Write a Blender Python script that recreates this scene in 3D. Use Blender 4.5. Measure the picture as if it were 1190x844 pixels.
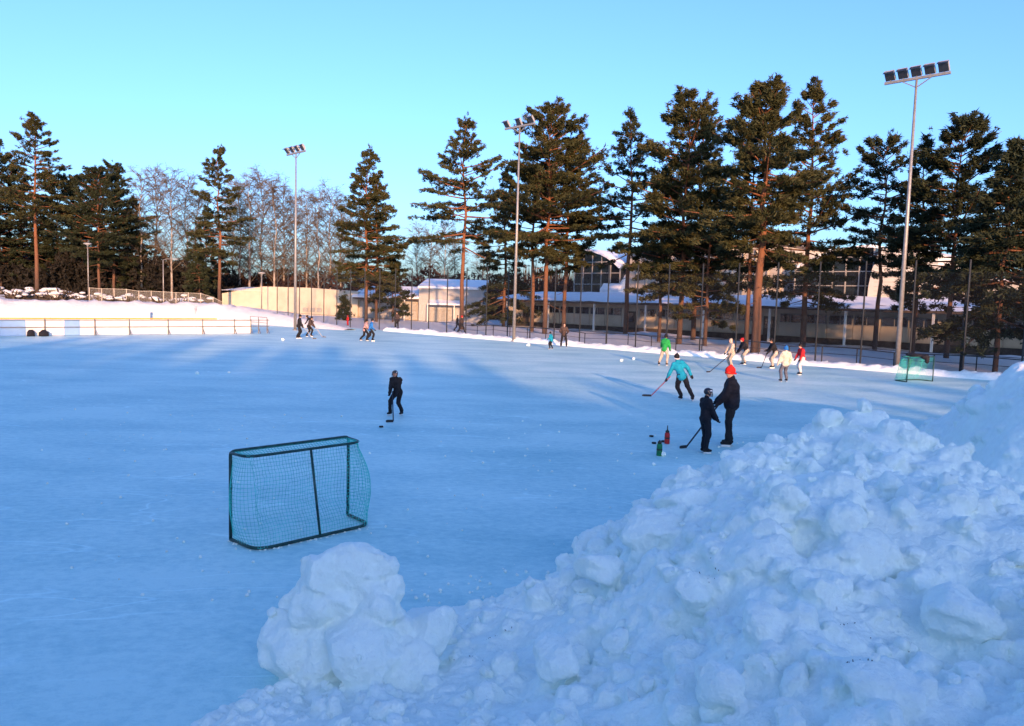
import bpy, bmesh, math, random
import numpy as np
from mathutils import Vector, Matrix, Euler
from math import radians, sin, cos, pi, sqrt, atan2

# ------------------------------------------------------------------ clear
for o in list(bpy.data.objects):
    bpy.data.objects.remove(o, do_unlink=True)
scene = bpy.context.scene
COL = scene.collection

# ------------------------------------------------------------------ camera
CAM_H = 3.4
FPX, PITCH, ROLL = 893.0, radians(4.67), radians(1.6)
fw = Vector((0, cos(PITCH), -sin(PITCH)))
up0 = Vector((0, sin(PITCH), cos(PITCH)))
r0 = Vector((1, 0, 0))
rt = r0 * cos(ROLL) + up0 * sin(ROLL)
upv = up0 * cos(ROLL) - r0 * sin(ROLL)
cam = bpy.data.objects.new('camera', bpy.data.cameras.new('camera'))
cam.data.sensor_width = 36.0
cam.data.lens = 36.0 * FPX / 1190.0
cam.data.clip_start = 0.05
cam.data.clip_end = 6000
m = Matrix.Identity(4)
for i in range(3):
    m[i][0] = rt[i]; m[i][1] = upv[i]; m[i][2] = -fw[i]
m[2][3] = CAM_H
cam.matrix_world = m
COL.objects.link(cam)
scene.camera = cam

# ------------------------------------------------------------------ light
SUN_AZ = Vector((0.21, -0.98, 0)).normalized()      # towards the sun
SUN_EL = radians(10)
world = bpy.data.worlds.new('World'); scene.world = world
world.use_nodes = True
nt = world.node_tree
for n in list(nt.nodes): nt.nodes.remove(n)
sky = nt.nodes.new('ShaderNodeTexSky'); sky.sky_type = 'NISHITA'
sky.sun_disc = False
sky.sun_elevation = SUN_EL
sky.sun_rotation = atan2(SUN_AZ.x, SUN_AZ.y)
sky.altitude = 100; sky.air_density = 1.0; sky.dust_density = 2.2; sky.ozone_density = 3.0
tint = nt.nodes.new('ShaderNodeMix'); tint.data_type = 'RGBA'; tint.blend_type = 'MULTIPLY'
tint.inputs[0].default_value = 1.0
tint.inputs[7].default_value = (0.72, 0.90, 1.26, 1)
bg = nt.nodes.new('ShaderNodeBackground'); bg.inputs[1].default_value = 0.15
wo = nt.nodes.new('ShaderNodeOutputWorld')
nt.links.new(sky.outputs[0], tint.inputs[6])
nt.links.new(tint.outputs[2], bg.inputs[0])
nt.links.new(bg.outputs[0], wo.inputs[0])
sl = bpy.data.lights.new('sun', 'SUN'); sl.energy = 3.6; sl.angle = radians(1.0)
sl.color = (1.0, 0.53, 0.26)
sun = bpy.data.objects.new('sun', sl); COL.objects.link(sun)
sd = SUN_AZ * cos(SUN_EL) + Vector((0, 0, sin(SUN_EL)))
sun.rotation_euler = sd.to_track_quat('Z', 'Y').to_euler()
sun.location = (10, -40, 30)
scene.view_settings.view_transform = 'Standard'
scene.view_settings.look = 'None'
scene.view_settings.exposure = 1.34
scene.view_settings.gamma = 1.0
scene.view_settings.use_curve_mapping = False
scene.render.engine = 'CYCLES'
scene.cycles.max_bounces = 10
scene.cycles.diffuse_bounces = 8
scene.cycles.transparent_max_bounces = 24

# ------------------------------------------------------------------ measuring helpers (photo pixel -> place)
CP = Vector((0, 0, CAM_H))
def ray(px, py):
    return fw + rt * ((px - 595) / FPX) + upv * ((422 - py) / FPX)
def G(px, py, z=0.0):
    d = ray(px, py); t = (z - CAM_H) / d.z
    return CP + d * t
def D(px, py, Y):
    d = ray(px, py); return CP + d * (Y / d.y)

# ------------------------------------------------------------------ materials
M = {}
def nodes_of(name):
    mt = bpy.data.materials.new(name); mt.use_nodes = True
    t = mt.node_tree; b = t.nodes['Principled BSDF']
    return mt, t, b
def mat(name, col, rough=0.8, var=0.2, scale=4.0, bump=0.0, bscale=30.0, metal=0.0, spec=0.3, stretch=None, detail=5.0):
    mt, t, b = nodes_of(name)
    b.inputs['Roughness'].default_value = rough
    b.inputs['Metallic'].default_value = metal
    b.inputs['Specular IOR Level'].default_value = spec
    tc = t.nodes.new('ShaderNodeTexCoord'); mp = t.nodes.new('ShaderNodeMapping')
    if stretch: mp.inputs['Scale'].default_value = stretch
    t.links.new(tc.outputs['Object'], mp.inputs[0])
    nz = t.nodes.new('ShaderNodeTexNoise'); nz.inputs['Scale'].default_value = scale; nz.inputs['Detail'].default_value = detail
    t.links.new(mp.outputs[0], nz.inputs['Vector'])
    rp = t.nodes.new('ShaderNodeValToRGB')
    rp.color_ramp.elements[0].position = 0.3; rp.color_ramp.elements[1].position = 0.7
    rp.color_ramp.elements[0].color = [c * (1 - var) for c in col] + [1]
    rp.color_ramp.elements[1].color = [min(1, c * (1 + var)) for c in col] + [1]
    t.links.new(nz.outputs[0], rp.inputs[0]); t.links.new(rp.outputs[0], b.inputs['Base Color'])
    if bump:
        n2 = t.nodes.new('ShaderNodeTexNoise'); n2.inputs['Scale'].default_value = bscale; n2.inputs['Detail'].default_value = 6
        t.links.new(mp.outputs[0], n2.inputs['Vector'])
        bp = t.nodes.new('ShaderNodeBump'); bp.inputs['Strength'].default_value = 1.0; bp.inputs['Distance'].default_value = bump
        t.links.new(n2.outputs[0], bp.inputs['Height']); t.links.new(bp.outputs[0], b.inputs['Normal'])
    M[name] = mt
    return mt

# snow in several textures
def snow_mat(name, col, scale, dist, fine, sss=0.0):
    mt, t, b = nodes_of(name)
    b.inputs['Roughness'].default_value = 0.75; b.inputs['Specular IOR Level'].default_value = 0.2
    tc = t.nodes.new('ShaderNodeNewGeometry')
    n1 = t.nodes.new('ShaderNodeTexNoise'); n1.inputs['Scale'].default_value = scale; n1.inputs['Detail'].default_value = 8
    n1.inputs['Roughness'].default_value = 0.6
    n2 = t.nodes.new('ShaderNodeTexNoise'); n2.inputs['Scale'].default_value = fine; n2.inputs['Detail'].default_value = 4
    t.links.new(tc.outputs['Position'], n1.inputs['Vector']); t.links.new(tc.outputs['Position'], n2.inputs['Vector'])
    rp = t.nodes.new('ShaderNodeValToRGB')
    rp.color_ramp.elements[0].position = 0.35; rp.color_ramp.elements[1].position = 0.65
    rp.color_ramp.elements[0].color = [c * 0.93 for c in col] + [1]; rp.color_ramp.elements[1].color = list(col) + [1]
    t.links.new(n1.outputs[0], rp.inputs[0]); t.links.new(rp.outputs[0], b.inputs['Base Color'])
    ad = t.nodes.new('ShaderNodeMath'); ad.operation = 'MULTIPLY_ADD'; ad.inputs[1].default_value = 0.5
    t.links.new(n2.outputs[0], ad.inputs[0]); t.links.new(n1.outputs[0], ad.inputs[2])
    bp = t.nodes.new('ShaderNodeBump'); bp.inputs['Distance'].default_value = dist; bp.inputs['Strength'].default_value = 1
    t.links.new(ad.outputs[0], bp.inputs['Height']); t.links.new(bp.outputs[0], b.inputs['Normal'])
    M[name] = mt
    return mt
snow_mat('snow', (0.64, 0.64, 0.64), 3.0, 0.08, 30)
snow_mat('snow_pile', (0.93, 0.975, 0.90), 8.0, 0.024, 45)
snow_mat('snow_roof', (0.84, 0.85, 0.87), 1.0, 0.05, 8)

# packed, skated ice with thin snow dust
def ice_mat():
    mt, t, b = nodes_of('ice')
    b.inputs['Specular IOR Level'].default_value = 0.35
    tc = t.nodes.new('ShaderNodeTexCoord')
    mp = t.nodes.new('ShaderNodeMapping'); mp.inputs['Rotation'].default_value = (0, 0, radians(12)); mp.inputs['Scale'].default_value = (0.6, 1.25, 1)
    t.links.new(tc.outputs['Object'], mp.inputs[0])
    n1 = t.nodes.new('ShaderNodeTexNoise'); n1.inputs['Scale'].default_value = 0.35; n1.inputs['Detail'].default_value = 10; n1.inputs['Roughness'].default_value = 0.62
    t.links.new(mp.outputs[0], n1.inputs['Vector'])
    n3 = t.nodes.new('ShaderNodeTexNoise'); n3.inputs['Scale'].default_value = 7; n3.inputs['Detail'].default_value = 8; n3.inputs['Roughness'].default_value = 0.7
    mp3 = t.nodes.new('ShaderNodeMapping'); mp3.inputs['Rotation'].default_value = (0, 0, radians(-25)); mp3.inputs['Scale'].default_value = (0.85, 1.2, 1)
    t.links.new(tc.outputs['Object'], mp3.inputs[0]); t.links.new(mp3.outputs[0], n3.inputs['Vector'])
    # skate scratches: thin broken iso-lines of stretched noise
    cuts = []
    for k, (rot, sc, st_) in enumerate(((0.5, 0.9, (0.35, 1.3, 1)), (-0.7, 1.1, (0.3, 1.2, 1)))):
        mpw = t.nodes.new('ShaderNodeMapping'); mpw.inputs['Rotation'].default_value = (0, 0, rot); mpw.inputs['Scale'].default_value = st_; mpw.inputs['Location'].default_value = (k * 7.3, 3.1, k)
        t.links.new(tc.outputs['Object'], mpw.inputs[0])
        w = t.nodes.new('ShaderNodeTexNoise'); w.inputs['Scale'].default_value = sc; w.inputs['Detail'].default_value = 1.5
        t.links.new(mpw.outputs[0], w.inputs['Vector'])
        sb = t.nodes.new('ShaderNodeMath'); sb.operation = 'SUBTRACT'; sb.inputs[1].default_value = 0.5; t.links.new(w.outputs[0], sb.inputs[0])
        ab = t.nodes.new('ShaderNodeMath'); ab.operation = 'ABSOLUTE'; t.links.new(sb.outputs[0], ab.inputs[0])
        ml = t.nodes.new('ShaderNodeMapRange'); ml.inputs[1].default_value = 0.0; ml.inputs[2].default_value = 0.010; ml.inputs[3].default_value = 1.0; ml.inputs[4].default_value = 0.0
        t.links.new(ab.outputs[0], ml.inputs[0])
        mk = t.nodes.new('ShaderNodeTexNoise'); mk.inputs['Scale'].default_value = 0.7; mk.inputs['Detail'].default_value = 3; t.links.new(mpw.outputs[0], mk.inputs['Vector'])
        mr2 = t.nodes.new('ShaderNodeMapRange'); mr2.inputs[1].default_value = 0.48; mr2.inputs[2].default_value = 0.62; t.links.new(mk.outputs[0], mr2.inputs[0])
        mu = t.nodes.new('ShaderNodeMath'); mu.operation = 'MULTIPLY'; t.links.new(ml.outputs[0], mu.inputs[0]); t.links.new(mr2.outputs[0], mu.inputs[1])
        cuts.append(mu)
    mx = t.nodes.new('ShaderNodeMath'); mx.operation = 'MAXIMUM'
    t.links.new(cuts[0].outputs[0], mx.inputs[0]); t.links.new(cuts[1].outputs[0], mx.inputs[1])
    mxs = t.nodes.new('ShaderNodeMath'); mxs.operation = 'MULTIPLY'; mxs.inputs[1].default_value = 0.16
    t.links.new(mx.outputs[0], mxs.inputs[0])
    sm = t.nodes.new('ShaderNodeMath'); sm.operation = 'MULTIPLY_ADD'; sm.inputs[1].default_value = 0.75
    t.links.new(n3.outputs[0], sm.inputs[0]); t.links.new(n1.outputs[0], sm.inputs[2])
    rp = t.nodes.new('ShaderNodeValToRGB')
    e = rp.color_ramp.elements
    e[0].position = 0.62; e[0].color = (0.27, 0.57, 0.60, 1)
    e[1].position = 1.12; e[1].color = (0.60, 0.83, 0.80, 1)
    t.links.new(sm.outputs[0], rp.inputs[0])
    mc = t.nodes.new('ShaderNodeMix'); mc.data_type = 'RGBA'; mc.blend_type = 'ADD'; mc.inputs[0].default_value = 1
    t.links.new(rp.outputs[0], mc.inputs[6]); t.links.new(mxs.outputs[0], mc.inputs[7])
    t.links.new(mc.outputs[2], b.inputs['Base Color'])
    rr = t.nodes.new('ShaderNodeMapRange'); rr.inputs[3].default_value = 0.34; rr.inputs[4].default_value = 0.6
    t.links.new(n1.outputs[0], rr.inputs[0]); t.links.new(rr.outputs[0], b.inputs['Roughness'])
    bp = t.nodes.new('ShaderNodeBump'); bp.inputs['Distance'].default_value = 0.02; bp.inputs['Strength'].default_value = 1
    t.links.new(n3.outputs[0], bp.inputs['Height']); t.links.new(bp.outputs[0], b.inputs['Normal'])
    M['ice'] = mt
ice_mat()

# pine bark: grey brown at the foot, orange flakes above (object z in metres)
def bark_mat():
    mt, t, b = nodes_of('bark_pine'); b.inputs['Roughness'].default_value = 0.9; b.inputs['Specular IOR Level'].default_value = 0.15
    tc = t.nodes.new('ShaderNodeTexCoord'); sp = t.nodes.new('ShaderNodeSeparateXYZ'); t.links.new(tc.outputs['Object'], sp.inputs[0])
    mp = t.nodes.new('ShaderNodeMapping'); mp.inputs['Scale'].default_value = (5, 5, 1.2); t.links.new(tc.outputs['Object'], mp.inputs[0])
    nz = t.nodes.new('ShaderNodeTexNoise'); nz.inputs['Scale'].default_value = 1.5; nz.inputs['Detail'].default_value = 6; t.links.new(mp.outputs[0], nz.inputs['Vector'])
    mr = t.nodes.new('ShaderNodeMapRange'); mr.inputs[1].default_value = 1.0; mr.inputs[2].default_value = 9.0; t.links.new(sp.outputs[2], mr.inputs[0])
    ad = t.nodes.new('ShaderNodeMath'); ad.operation = 'MULTIPLY_ADD'; ad.inputs[1].default_value = 0.7; t.links.new(nz.outputs[0], ad.inputs[0]); 
    sb = t.nodes.new('ShaderNodeMath'); sb.operation = 'SUBTRACT'; sb.inputs[1].default_value = 0.35; t.links.new(mr.outputs[0], sb.inputs[0]); t.links.new(sb.outputs[0], ad.inputs[2])
    rp = t.nodes.new('ShaderNodeValToRGB'); e = rp.color_ramp.elements
    e[0].position = 0.0; e[0].color = (0.075, 0.05, 0.04, 1); e[1].position = 1.0; e[1].color = (0.19, 0.078, 0.040, 1)
    x = e.new(0.4); x.color = (0.15, 0.075, 0.045, 1)
    t.links.new(ad.outputs[0], rp.inputs[0]); t.links.new(rp.outputs[0], b.inputs['Base Color'])
    bp = t.nodes.new('ShaderNodeBump'); bp.inputs['Distance'].default_value = 0.06; t.links.new(nz.outputs[0], bp.inputs['Height']); t.links.new(bp.outputs[0], b.inputs['Normal'])
    M['bark_pine'] = mt
bark_mat()
def leaf_mat(name, c0, c1):
    mt, t, b = nodes_of(name); b.inputs['Roughness'].default_value = 0.7; b.inputs['Specular IOR Level'].default_value = 0.2
    tc = t.nodes.new('ShaderNodeTexCoord')
    nz = t.nodes.new('ShaderNodeTexNoise'); nz.inputs['Scale'].default_value = 0.9; nz.inputs['Detail'].default_value = 5; t.links.new(tc.outputs['Object'], nz.inputs['Vector'])
    rp = t.nodes.new('ShaderNodeValToRGB'); e = rp.color_ramp.elements
    e[0].position = 0.3; e[0].color = c0 + (1,); e[1].position = 0.7; e[1].color = c1 + (1,)
    t.links.new(nz.outputs[0], rp.inputs[0]); t.links.new(rp.outputs[0], b.inputs['Base Color'])
    M[name] = mt
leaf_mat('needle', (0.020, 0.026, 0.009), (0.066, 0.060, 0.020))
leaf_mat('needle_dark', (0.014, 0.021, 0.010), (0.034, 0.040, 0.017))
mat('bark_birch', (0.28, 0.24, 0.21), 0.9, 0.5, 3, 0.01, 20, stretch=(1, 1, 0.3))
mat('twig', (0.10, 0.074, 0.048), 0.9, 0.3, 2)
mat('brush', (0.045, 0.022, 0.018), 0.9, 0.3, 1)
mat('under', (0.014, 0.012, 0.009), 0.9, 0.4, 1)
mat('shrub', (0.06, 0.045, 0.03), 0.9, 0.5, 2)
mat('galv', (0.26, 0.25, 0.235), 0.45, 0.15, 6, metal=0.35)
mat('black_metal', (0.018, 0.022, 0.026), 0.5, 0.3, 8)
mat('lamp_dark', (0.02, 0.022, 0.03), 0.25, 0.2, 8, spec=0.5)
mat('lamp_back', (0.30, 0.30, 0.30), 0.5, 0.15, 8)
mat('frame_green', (0.016, 0.055, 0.05), 0.45, 0.5, 14, 0.002, 60)
mat('net_teal', (0.05, 0.52, 0.44), 0.8, 0.2, 6)
mat('wall_cream', (0.46, 0.41, 0.33), 0.85, 0.10, 0.9, 0.004, 12)
mat('wall_beige', (0.46, 0.39, 0.30), 0.85, 0.16, 0.7, 0.004, 12)
mat('wall_grey', (0.42, 0.37, 0.31), 0.85, 0.12, 0.5, 0.004, 12)
mat('wall_white_shaded', (0.36, 0.36, 0.36), 0.85, 0.1, 0.6)  # white wall greyed down: the tree shade on it is put into the colour
mat('wall_white', (0.62, 0.59, 0.53), 0.8, 0.08, 0.6)
mat('plinth', (0.05, 0.042, 0.038), 0.9, 0.4, 2)
mat('fascia', (0.10, 0.075, 0.06), 0.7, 0.25, 2)
mat('glass', (0.012, 0.016, 0.022), 0.08, 0.3, 1, spec=0.6)
mat('glass_teal', (0.05, 0.12, 0.12), 0.1, 0.4, 0.8, spec=0.6)
mat('mullion', (0.30, 0.29, 0.27), 0.6, 0.15, 4)
mat('white_paint', (0.76, 0.75, 0.72), 0.5, 0.06, 1.5)
mat('board_white', (0.72, 0.71, 0.70), 0.45, 0.06, 1.2)
mat('board_blue', (0.22, 0.38, 0.62), 0.45, 0.06, 2)
mat('board_yellow', (0.75, 0.33, 0.02), 0.45, 0.10, 2)
mat('steel_rail', (0.16, 0.155, 0.15), 0.5, 0.2, 4, metal=0.2)
mat('bag_black', (0.012, 0.013, 0.018), 0.8, 0.4, 12, 0.01, 30)
def mesh_mat(name, col, alpha):
    mt, t, b = nodes_of(name); b.inputs['Base Color'].default_value = col + (1,); b.inputs['Roughness'].default_value = 0.7
    tc = t.nodes.new('ShaderNodeTexCoord'); nz = t.nodes.new('ShaderNodeTexNoise'); nz.inputs['Scale'].default_value = 0.8
    t.links.new(tc.outputs['Object'], nz.inputs['Vector'])
    mr = t.nodes.new('ShaderNodeMapRange'); mr.inputs[3].default_value = alpha * 0.7; mr.inputs[4].default_value = alpha * 1.3
    t.links.new(nz.outputs[0], mr.inputs[0]); t.links.new(mr.outputs[0], b.inputs['Alpha'])
    M[name] = mt
mesh_mat('wire_dark', (0.03, 0.03, 0.035), 0.10)
mesh_mat('wire_pale', (0.45, 0.42, 0.36), 0.16)

# ------------------------------------------------------------------ mesh builder
class MB:
    def __init__(s): s.v = []; s.f = []
    def add(s, verts, faces):
        n = len(s.v); s.v += [tuple(p) for p in verts]; s.f += [tuple(i + n for i in f) for f in faces]; return s
    def box(s, c, size, rz=0.0, R=None):
        hx, hy, hz = size[0] / 2, size[1] / 2, size[2] / 2
        R = R or Matrix.Rotation(rz, 3, 'Z'); c = Vector(c)
        P = [c + R @ Vector((x, y, z)) for x in (-hx, hx) for y in (-hy, hy) for z in (-hz, hz)]
        return s.add(P, [(0, 1, 3, 2), (4, 6, 7, 5), (0, 4, 5, 1), (2, 3, 7, 6), (0, 2, 6, 4), (1, 5, 7, 3)])
    def beam(s, a, b, w, h):
        a = Vector(a); b = Vector(b); d = b - a; L = d.length; d.normalize()
        u = Vector((0, 0, 1)) if abs(d.z) < 0.95 else Vector((0, 1, 0))
        x = d.cross(u).normalized(); y = x.cross(d).normalized()
        R = Matrix((x, d, y)).transposed()
        return s.box((a + b) / 2, (w, L, h), R=R)
    def tube(s, pts, rad, n=6, cap=True):
        pts = [Vector(p) for p in pts]
        if not hasattr(rad, '__len__'): rad = [rad] * len(pts)
        rings = []; N = len(pts); ux = None
        for i, p in enumerate(pts):
            d = (pts[min(i + 1, N - 1)] - pts[max(i - 1, 0)])
            if d.length < 1e-9: d = Vector((0, 0, 1))
            d.normalize()
            if ux is None:
                a = Vector((0, 0, 1)) if abs(d.z) < 0.9 else Vector((1, 0, 0))
                ux = d.cross(a).normalized()
            else:
                ux = (ux - d * ux.dot(d)); ux = ux.normalized() if ux.length > 1e-6 else d.orthogonal().normalized()
            uy = d.cross(ux)
            rings.append([p + (ux * cos(2 * pi * k / n) + uy * sin(2 * pi * k / n)) * rad[i] for k in range(n)])
        V = [q for r in rings for q in r]; F = []
        for i in range(N - 1):
            for k in range(n):
                a = i * n + k; b = i * n + (k + 1) % n
                F.append((a, b, b + n, a + n))
        if cap:
            F.append(tuple(range(n - 1, -1, -1))); F.append(tuple((N - 1) * n + k for k in range(n)))
        return s.add(V, F)
    def lathe(s, c, prof, n=12, axis=None):
        c = Vector(c); V = []; F = []
        R = Vector((0, 0, 1)).rotation_difference(Vector(axis)).to_matrix() if axis else Matrix.Identity(3)
        for r, z in prof:
            for k in range(n): V.append(c + R @ Vector((r * cos(2 * pi * k / n), r * sin(2 * pi * k / n), z)))
        for i in range(len(prof) - 1):
            for k in range(n):
                a = i * n + k; b = i * n + (k + 1) % n; F.append((a, b, b + n, a + n))
        F.append(tuple(range(n - 1, -1, -1))); F.append(tuple((len(prof) - 1) * n + k for k in range(n)))
        return s.add(V, F)
    def prism(s, poly, vec):
        poly = [Vector(p) for p in poly]; vec = Vector(vec); n = len(poly)
        F = [tuple(range(n - 1, -1, -1)), tuple(range(n, 2 * n))] + [(i, (i + 1) % n, n + (i + 1) % n, n + i) for i in range(n)]
        return s.add(poly + [p + vec for p in poly], F)
    def ell(s, c, r, nu=12, nv=8, R=None):
        c = Vector(c); R = R or Matrix.Identity(3); V = []; F = []
        V.append(c + R @ Vector((0, 0, -r[2])))
        for j in range(1, nv):
            t = -pi / 2 + pi * j / nv
            for k in range(nu): V.append(c + R @ Vector((r[0] * cos(t) * cos(2 * pi * k / nu), r[1] * cos(t) * sin(2 * pi * k / nu), r[2] * sin(t))))
        V.append(c + R @ Vector((0, 0, r[2])))
        for k in range(nu): F.append((0, 1 + (k + 1) % nu, 1 + k))
        for j in range(nv - 2):
            for k in range(nu):
                a = 1 + j * nu + k; b = 1 + j * nu + (k + 1) % nu; F.append((a, b, b + nu, a + nu))
        T = len(V) - 1; o = 1 + (nv - 2) * nu
        for k in range(nu): F.append((o + k, o + (k + 1) % nu, T))
        return s.add(V, F)
    def capsule(s, a, b, ra, rb, n=10, flat=1.0):
        a = Vector(a); b = Vector(b); d = b - a
        L = max(d.length, 1e-5); dn = d / L
        pts = []; rr = []
        for t in (-1, -0.8, -0.4): pts.append(a + dn * ra * t); rr.append(ra * sqrt(max(0, 1 - t * t)) + 1e-4)
        pts.append(a); rr.append(ra); pts.append(b); rr.append(rb)
        for t in (0.4, 0.8, 1): pts.append(b + dn * rb * t); rr.append(rb * sqrt(max(0, 1 - t * t)) + 1e-4)
        return s.tube(pts, rr, n)
    def mesh(s, name):
        me = bpy.data.meshes.new(name); me.from_pydata(s.v, [], s.f); me.update(); return me
    def build(s, name, material, parent=None, smooth=False):
        me = s.mesh(name); return link(name, me, material, parent, smooth)

def link(name, me, material=None, parent=None, smooth=False):
    if material:
        me.materials.append(M[material] if isinstance(material, str) else material)
    if smooth:
        me.polygons.foreach_set('use_smooth', [True] * len(me.polygons))
    o = bpy.data.objects.new(name, me); COL.objects.link(o)
    if parent: o.parent = parent
    return o
def tag(o, label=None, cat=None, group=None, kind=None):
    if label: o['label'] = label
    if cat: o['category'] = cat
    if group: o['group'] = group
    if kind: o['kind'] = kind
    return o
def thing(name, label, cat, loc=(0, 0, 0), rz=0.0, group=None):
    o = bpy.data.objects.new(name, None); COL.objects.link(o); o.empty_display_size = 0.2
    o.location = loc; o.rotation_euler = (0, 0, rz)
    return tag(o, label, cat, group)
def copy_tree(o, parent=None):
    c = o.copy(); COL.objects.link(c); c.parent = parent
    for ch in list(o.children): copy_tree(ch, c)
    return c
def remesh(mb, voxel, smooth=3, noise=0.0, nscale=6.0, seed=0):
    me = mb.mesh('tmp'); o = bpy.data.objects.new('tmp', me); COL.objects.link(o)
    r = o.modifiers.new('r', 'REMESH'); r.mode = 'VOXEL'; r.voxel_size = voxel
    if smooth:
        s = o.modifiers.new('s', 'SMOOTH'); s.iterations = smooth; s.factor = 0.5
    dg = bpy.context.evaluated_depsgraph_get(); dg.update()
    out = bpy.data.meshes.new_from_object(o.evaluated_get(dg))
    bpy.data.objects.remove(o, do_unlink=True); bpy.data.meshes.remove(me)
    if noise: displace(out, noise, nscale, seed)
    return out

# fast smooth value noise in numpy
def vnoise(P, seed=0):
    P = np.asarray(P, float); i = np.floor(P).astype(np.int64); f = P - i; f = f * f * (3 - 2 * f)
    def h(ix, iy, iz):
        n = (ix * 374761393 + iy * 668265263 + iz * 2147483647 + seed * 974634777) & 0xffffffff
        n = ((n ^ (n >> 13)) * 1274126177) & 0xffffffff
        return ((n ^ (n >> 16)) & 0xffff) / 65535.0
    r = 0
    for dx in (0, 1):
        for dy in (0, 1):
            for dz in (0, 1):
                w = (f[:, 0] if dx else 1 - f[:, 0]) * (f[:, 1] if dy else 1 - f[:, 1]) * (f[:, 2] if dz else 1 - f[:, 2])
                r = r + w * h(i[:, 0] + dx, i[:, 1] + dy, i[:, 2] + dz)
    return r * 2 - 1
def fbm(P, seed=0, oct=4, gain=0.5):
    r = 0; a = 1.0
    for k in range(oct): r = r + a * vnoise(P * (2 ** k) + 17.3 * k, seed + k); a *= gain
    return r
def displace(me, amp, scale, seed=0, oct=3):
    n = len(me.vertices); co = np.empty(n * 3); me.vertices.foreach_get('co', co); co = co.reshape(-1, 3)
    no = np.empty(n * 3); me.vertices.foreach_get('normal', no); no = no.reshape(-1, 3)
    co = co + no * (amp * fbm(co * scale, seed, oct))[:, None]
    me.vertices.foreach_set('co', co.ravel()); me.update()
def grid_mesh(name, V, nx, ny):
    idx = np.arange(nx * ny).reshape(ny, nx)
    F = np.stack([idx[:-1, :-1], idx[:-1, 1:], idx[1:, 1:], idx[1:, :-1]], -1).reshape(-1, 4)
    return np_mesh(name, V, F)
def np_mesh(name, V, F):
    me = bpy.data.meshes.new(name); V = np.asarray(V, np.float32); F = np.asarray(F, np.int32)
    k = F.shape[1]
    me.vertices.add(len(V)); me.vertices.foreach_set('co', V.ravel())
    me.loops.add(F.size); me.loops.foreach_set('vertex_index', F.ravel())
    me.polygons.add(len(F)); me.polygons.foreach_set('loop_start', np.arange(0, F.size, k, dtype=np.int32))
    me.polygons.foreach_set('loop_total', np.full(len(F), k, np.int32))
    me.update(calc_edges=True); me.validate(); return me

# ------------------------------------------------------------------ rink frame: s along the tall fence (away to the left), n across it
A0 = Vector((24.34, 41.4, 0)); EF = Vector((-0.7071, 0.7071, 0)); EN = Vector((0.7071, 0.7071, 0))
def W(s, n, z=0.0): return A0 + EF * s + EN * n + Vector((0, 0, z))
def SN(p): d = Vector((p[0] - A0.x, p[1] - A0.y, 0)); return d.dot(EF), d.dot(EN)
ROT = radians(135)                      # local x -> EF
def sstep(a, b, x):
    t = np.clip((np.asarray(x, float) - a) / (b - a), 0, 1); return t * t * (3 - 2 * t)
def ground_z(X, Y):
    X = np.asarray(X, float); Y = np.asarray(Y, float)
    s = (X - A0.x) * EF.x + (Y - A0.y) * EF.y; n = (X - A0.x) * EN.x + (Y - A0.y) * EN.y
    z = sstep(76, 80, s) * (1.35 + np.clip(s - 77, 0, 80) * 0.022) * (1 - sstep(-2, 14, n))
    rough = np.maximum(sstep(0.6, 3, n), sstep(77.5, 82, s))
    z = z + rough * (0.05 + 0.16 * fbm(np.stack([X * 0.35, Y * 0.35, X * 0], -1), 5, 4))
    z = z + 0.35 * sstep(4, 20, n) * (1 - sstep(22, 25, n)) * np.clip(vnoise(np.stack([X * .12, Y * .12, X * 0], -1), 9) + .3, 0, 1)
    return z - 0.02
def gz(p): return float(ground_z(np.array([p[0]]), np.array([p[1]]))[0])

# ground sheet: fine in the middle, coarse out to the horizon
xs = np.concatenate([[-2500, -900, -400, -250], np.arange(-160, 121, 1.5), [200, 400, 900, 2500]])
ys = np.concatenate([[-2500, -900, -400, -200], np.arange(-90, 191, 1.5), [260, 400, 900, 2500]])
XX, YY = np.meshgrid(xs, ys)
ZZ = ground_z(XX.ravel(), YY.ravel())
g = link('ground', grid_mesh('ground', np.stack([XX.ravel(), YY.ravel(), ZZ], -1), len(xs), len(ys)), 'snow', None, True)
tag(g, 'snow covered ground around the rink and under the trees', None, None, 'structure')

# ice sheet
mb = MB(); mb.add([W(-30, -1.0, 0.004), W(77, -1.0, 0.004), W(77, -75, 0.004), W(-30, -75, 0.004)], [(0, 1, 2, 3)])
o = mb.build('ice_rink', 'ice'); tag(o, 'pale blue ice surface of the outdoor skating rink', None, None, 'structure')

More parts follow.
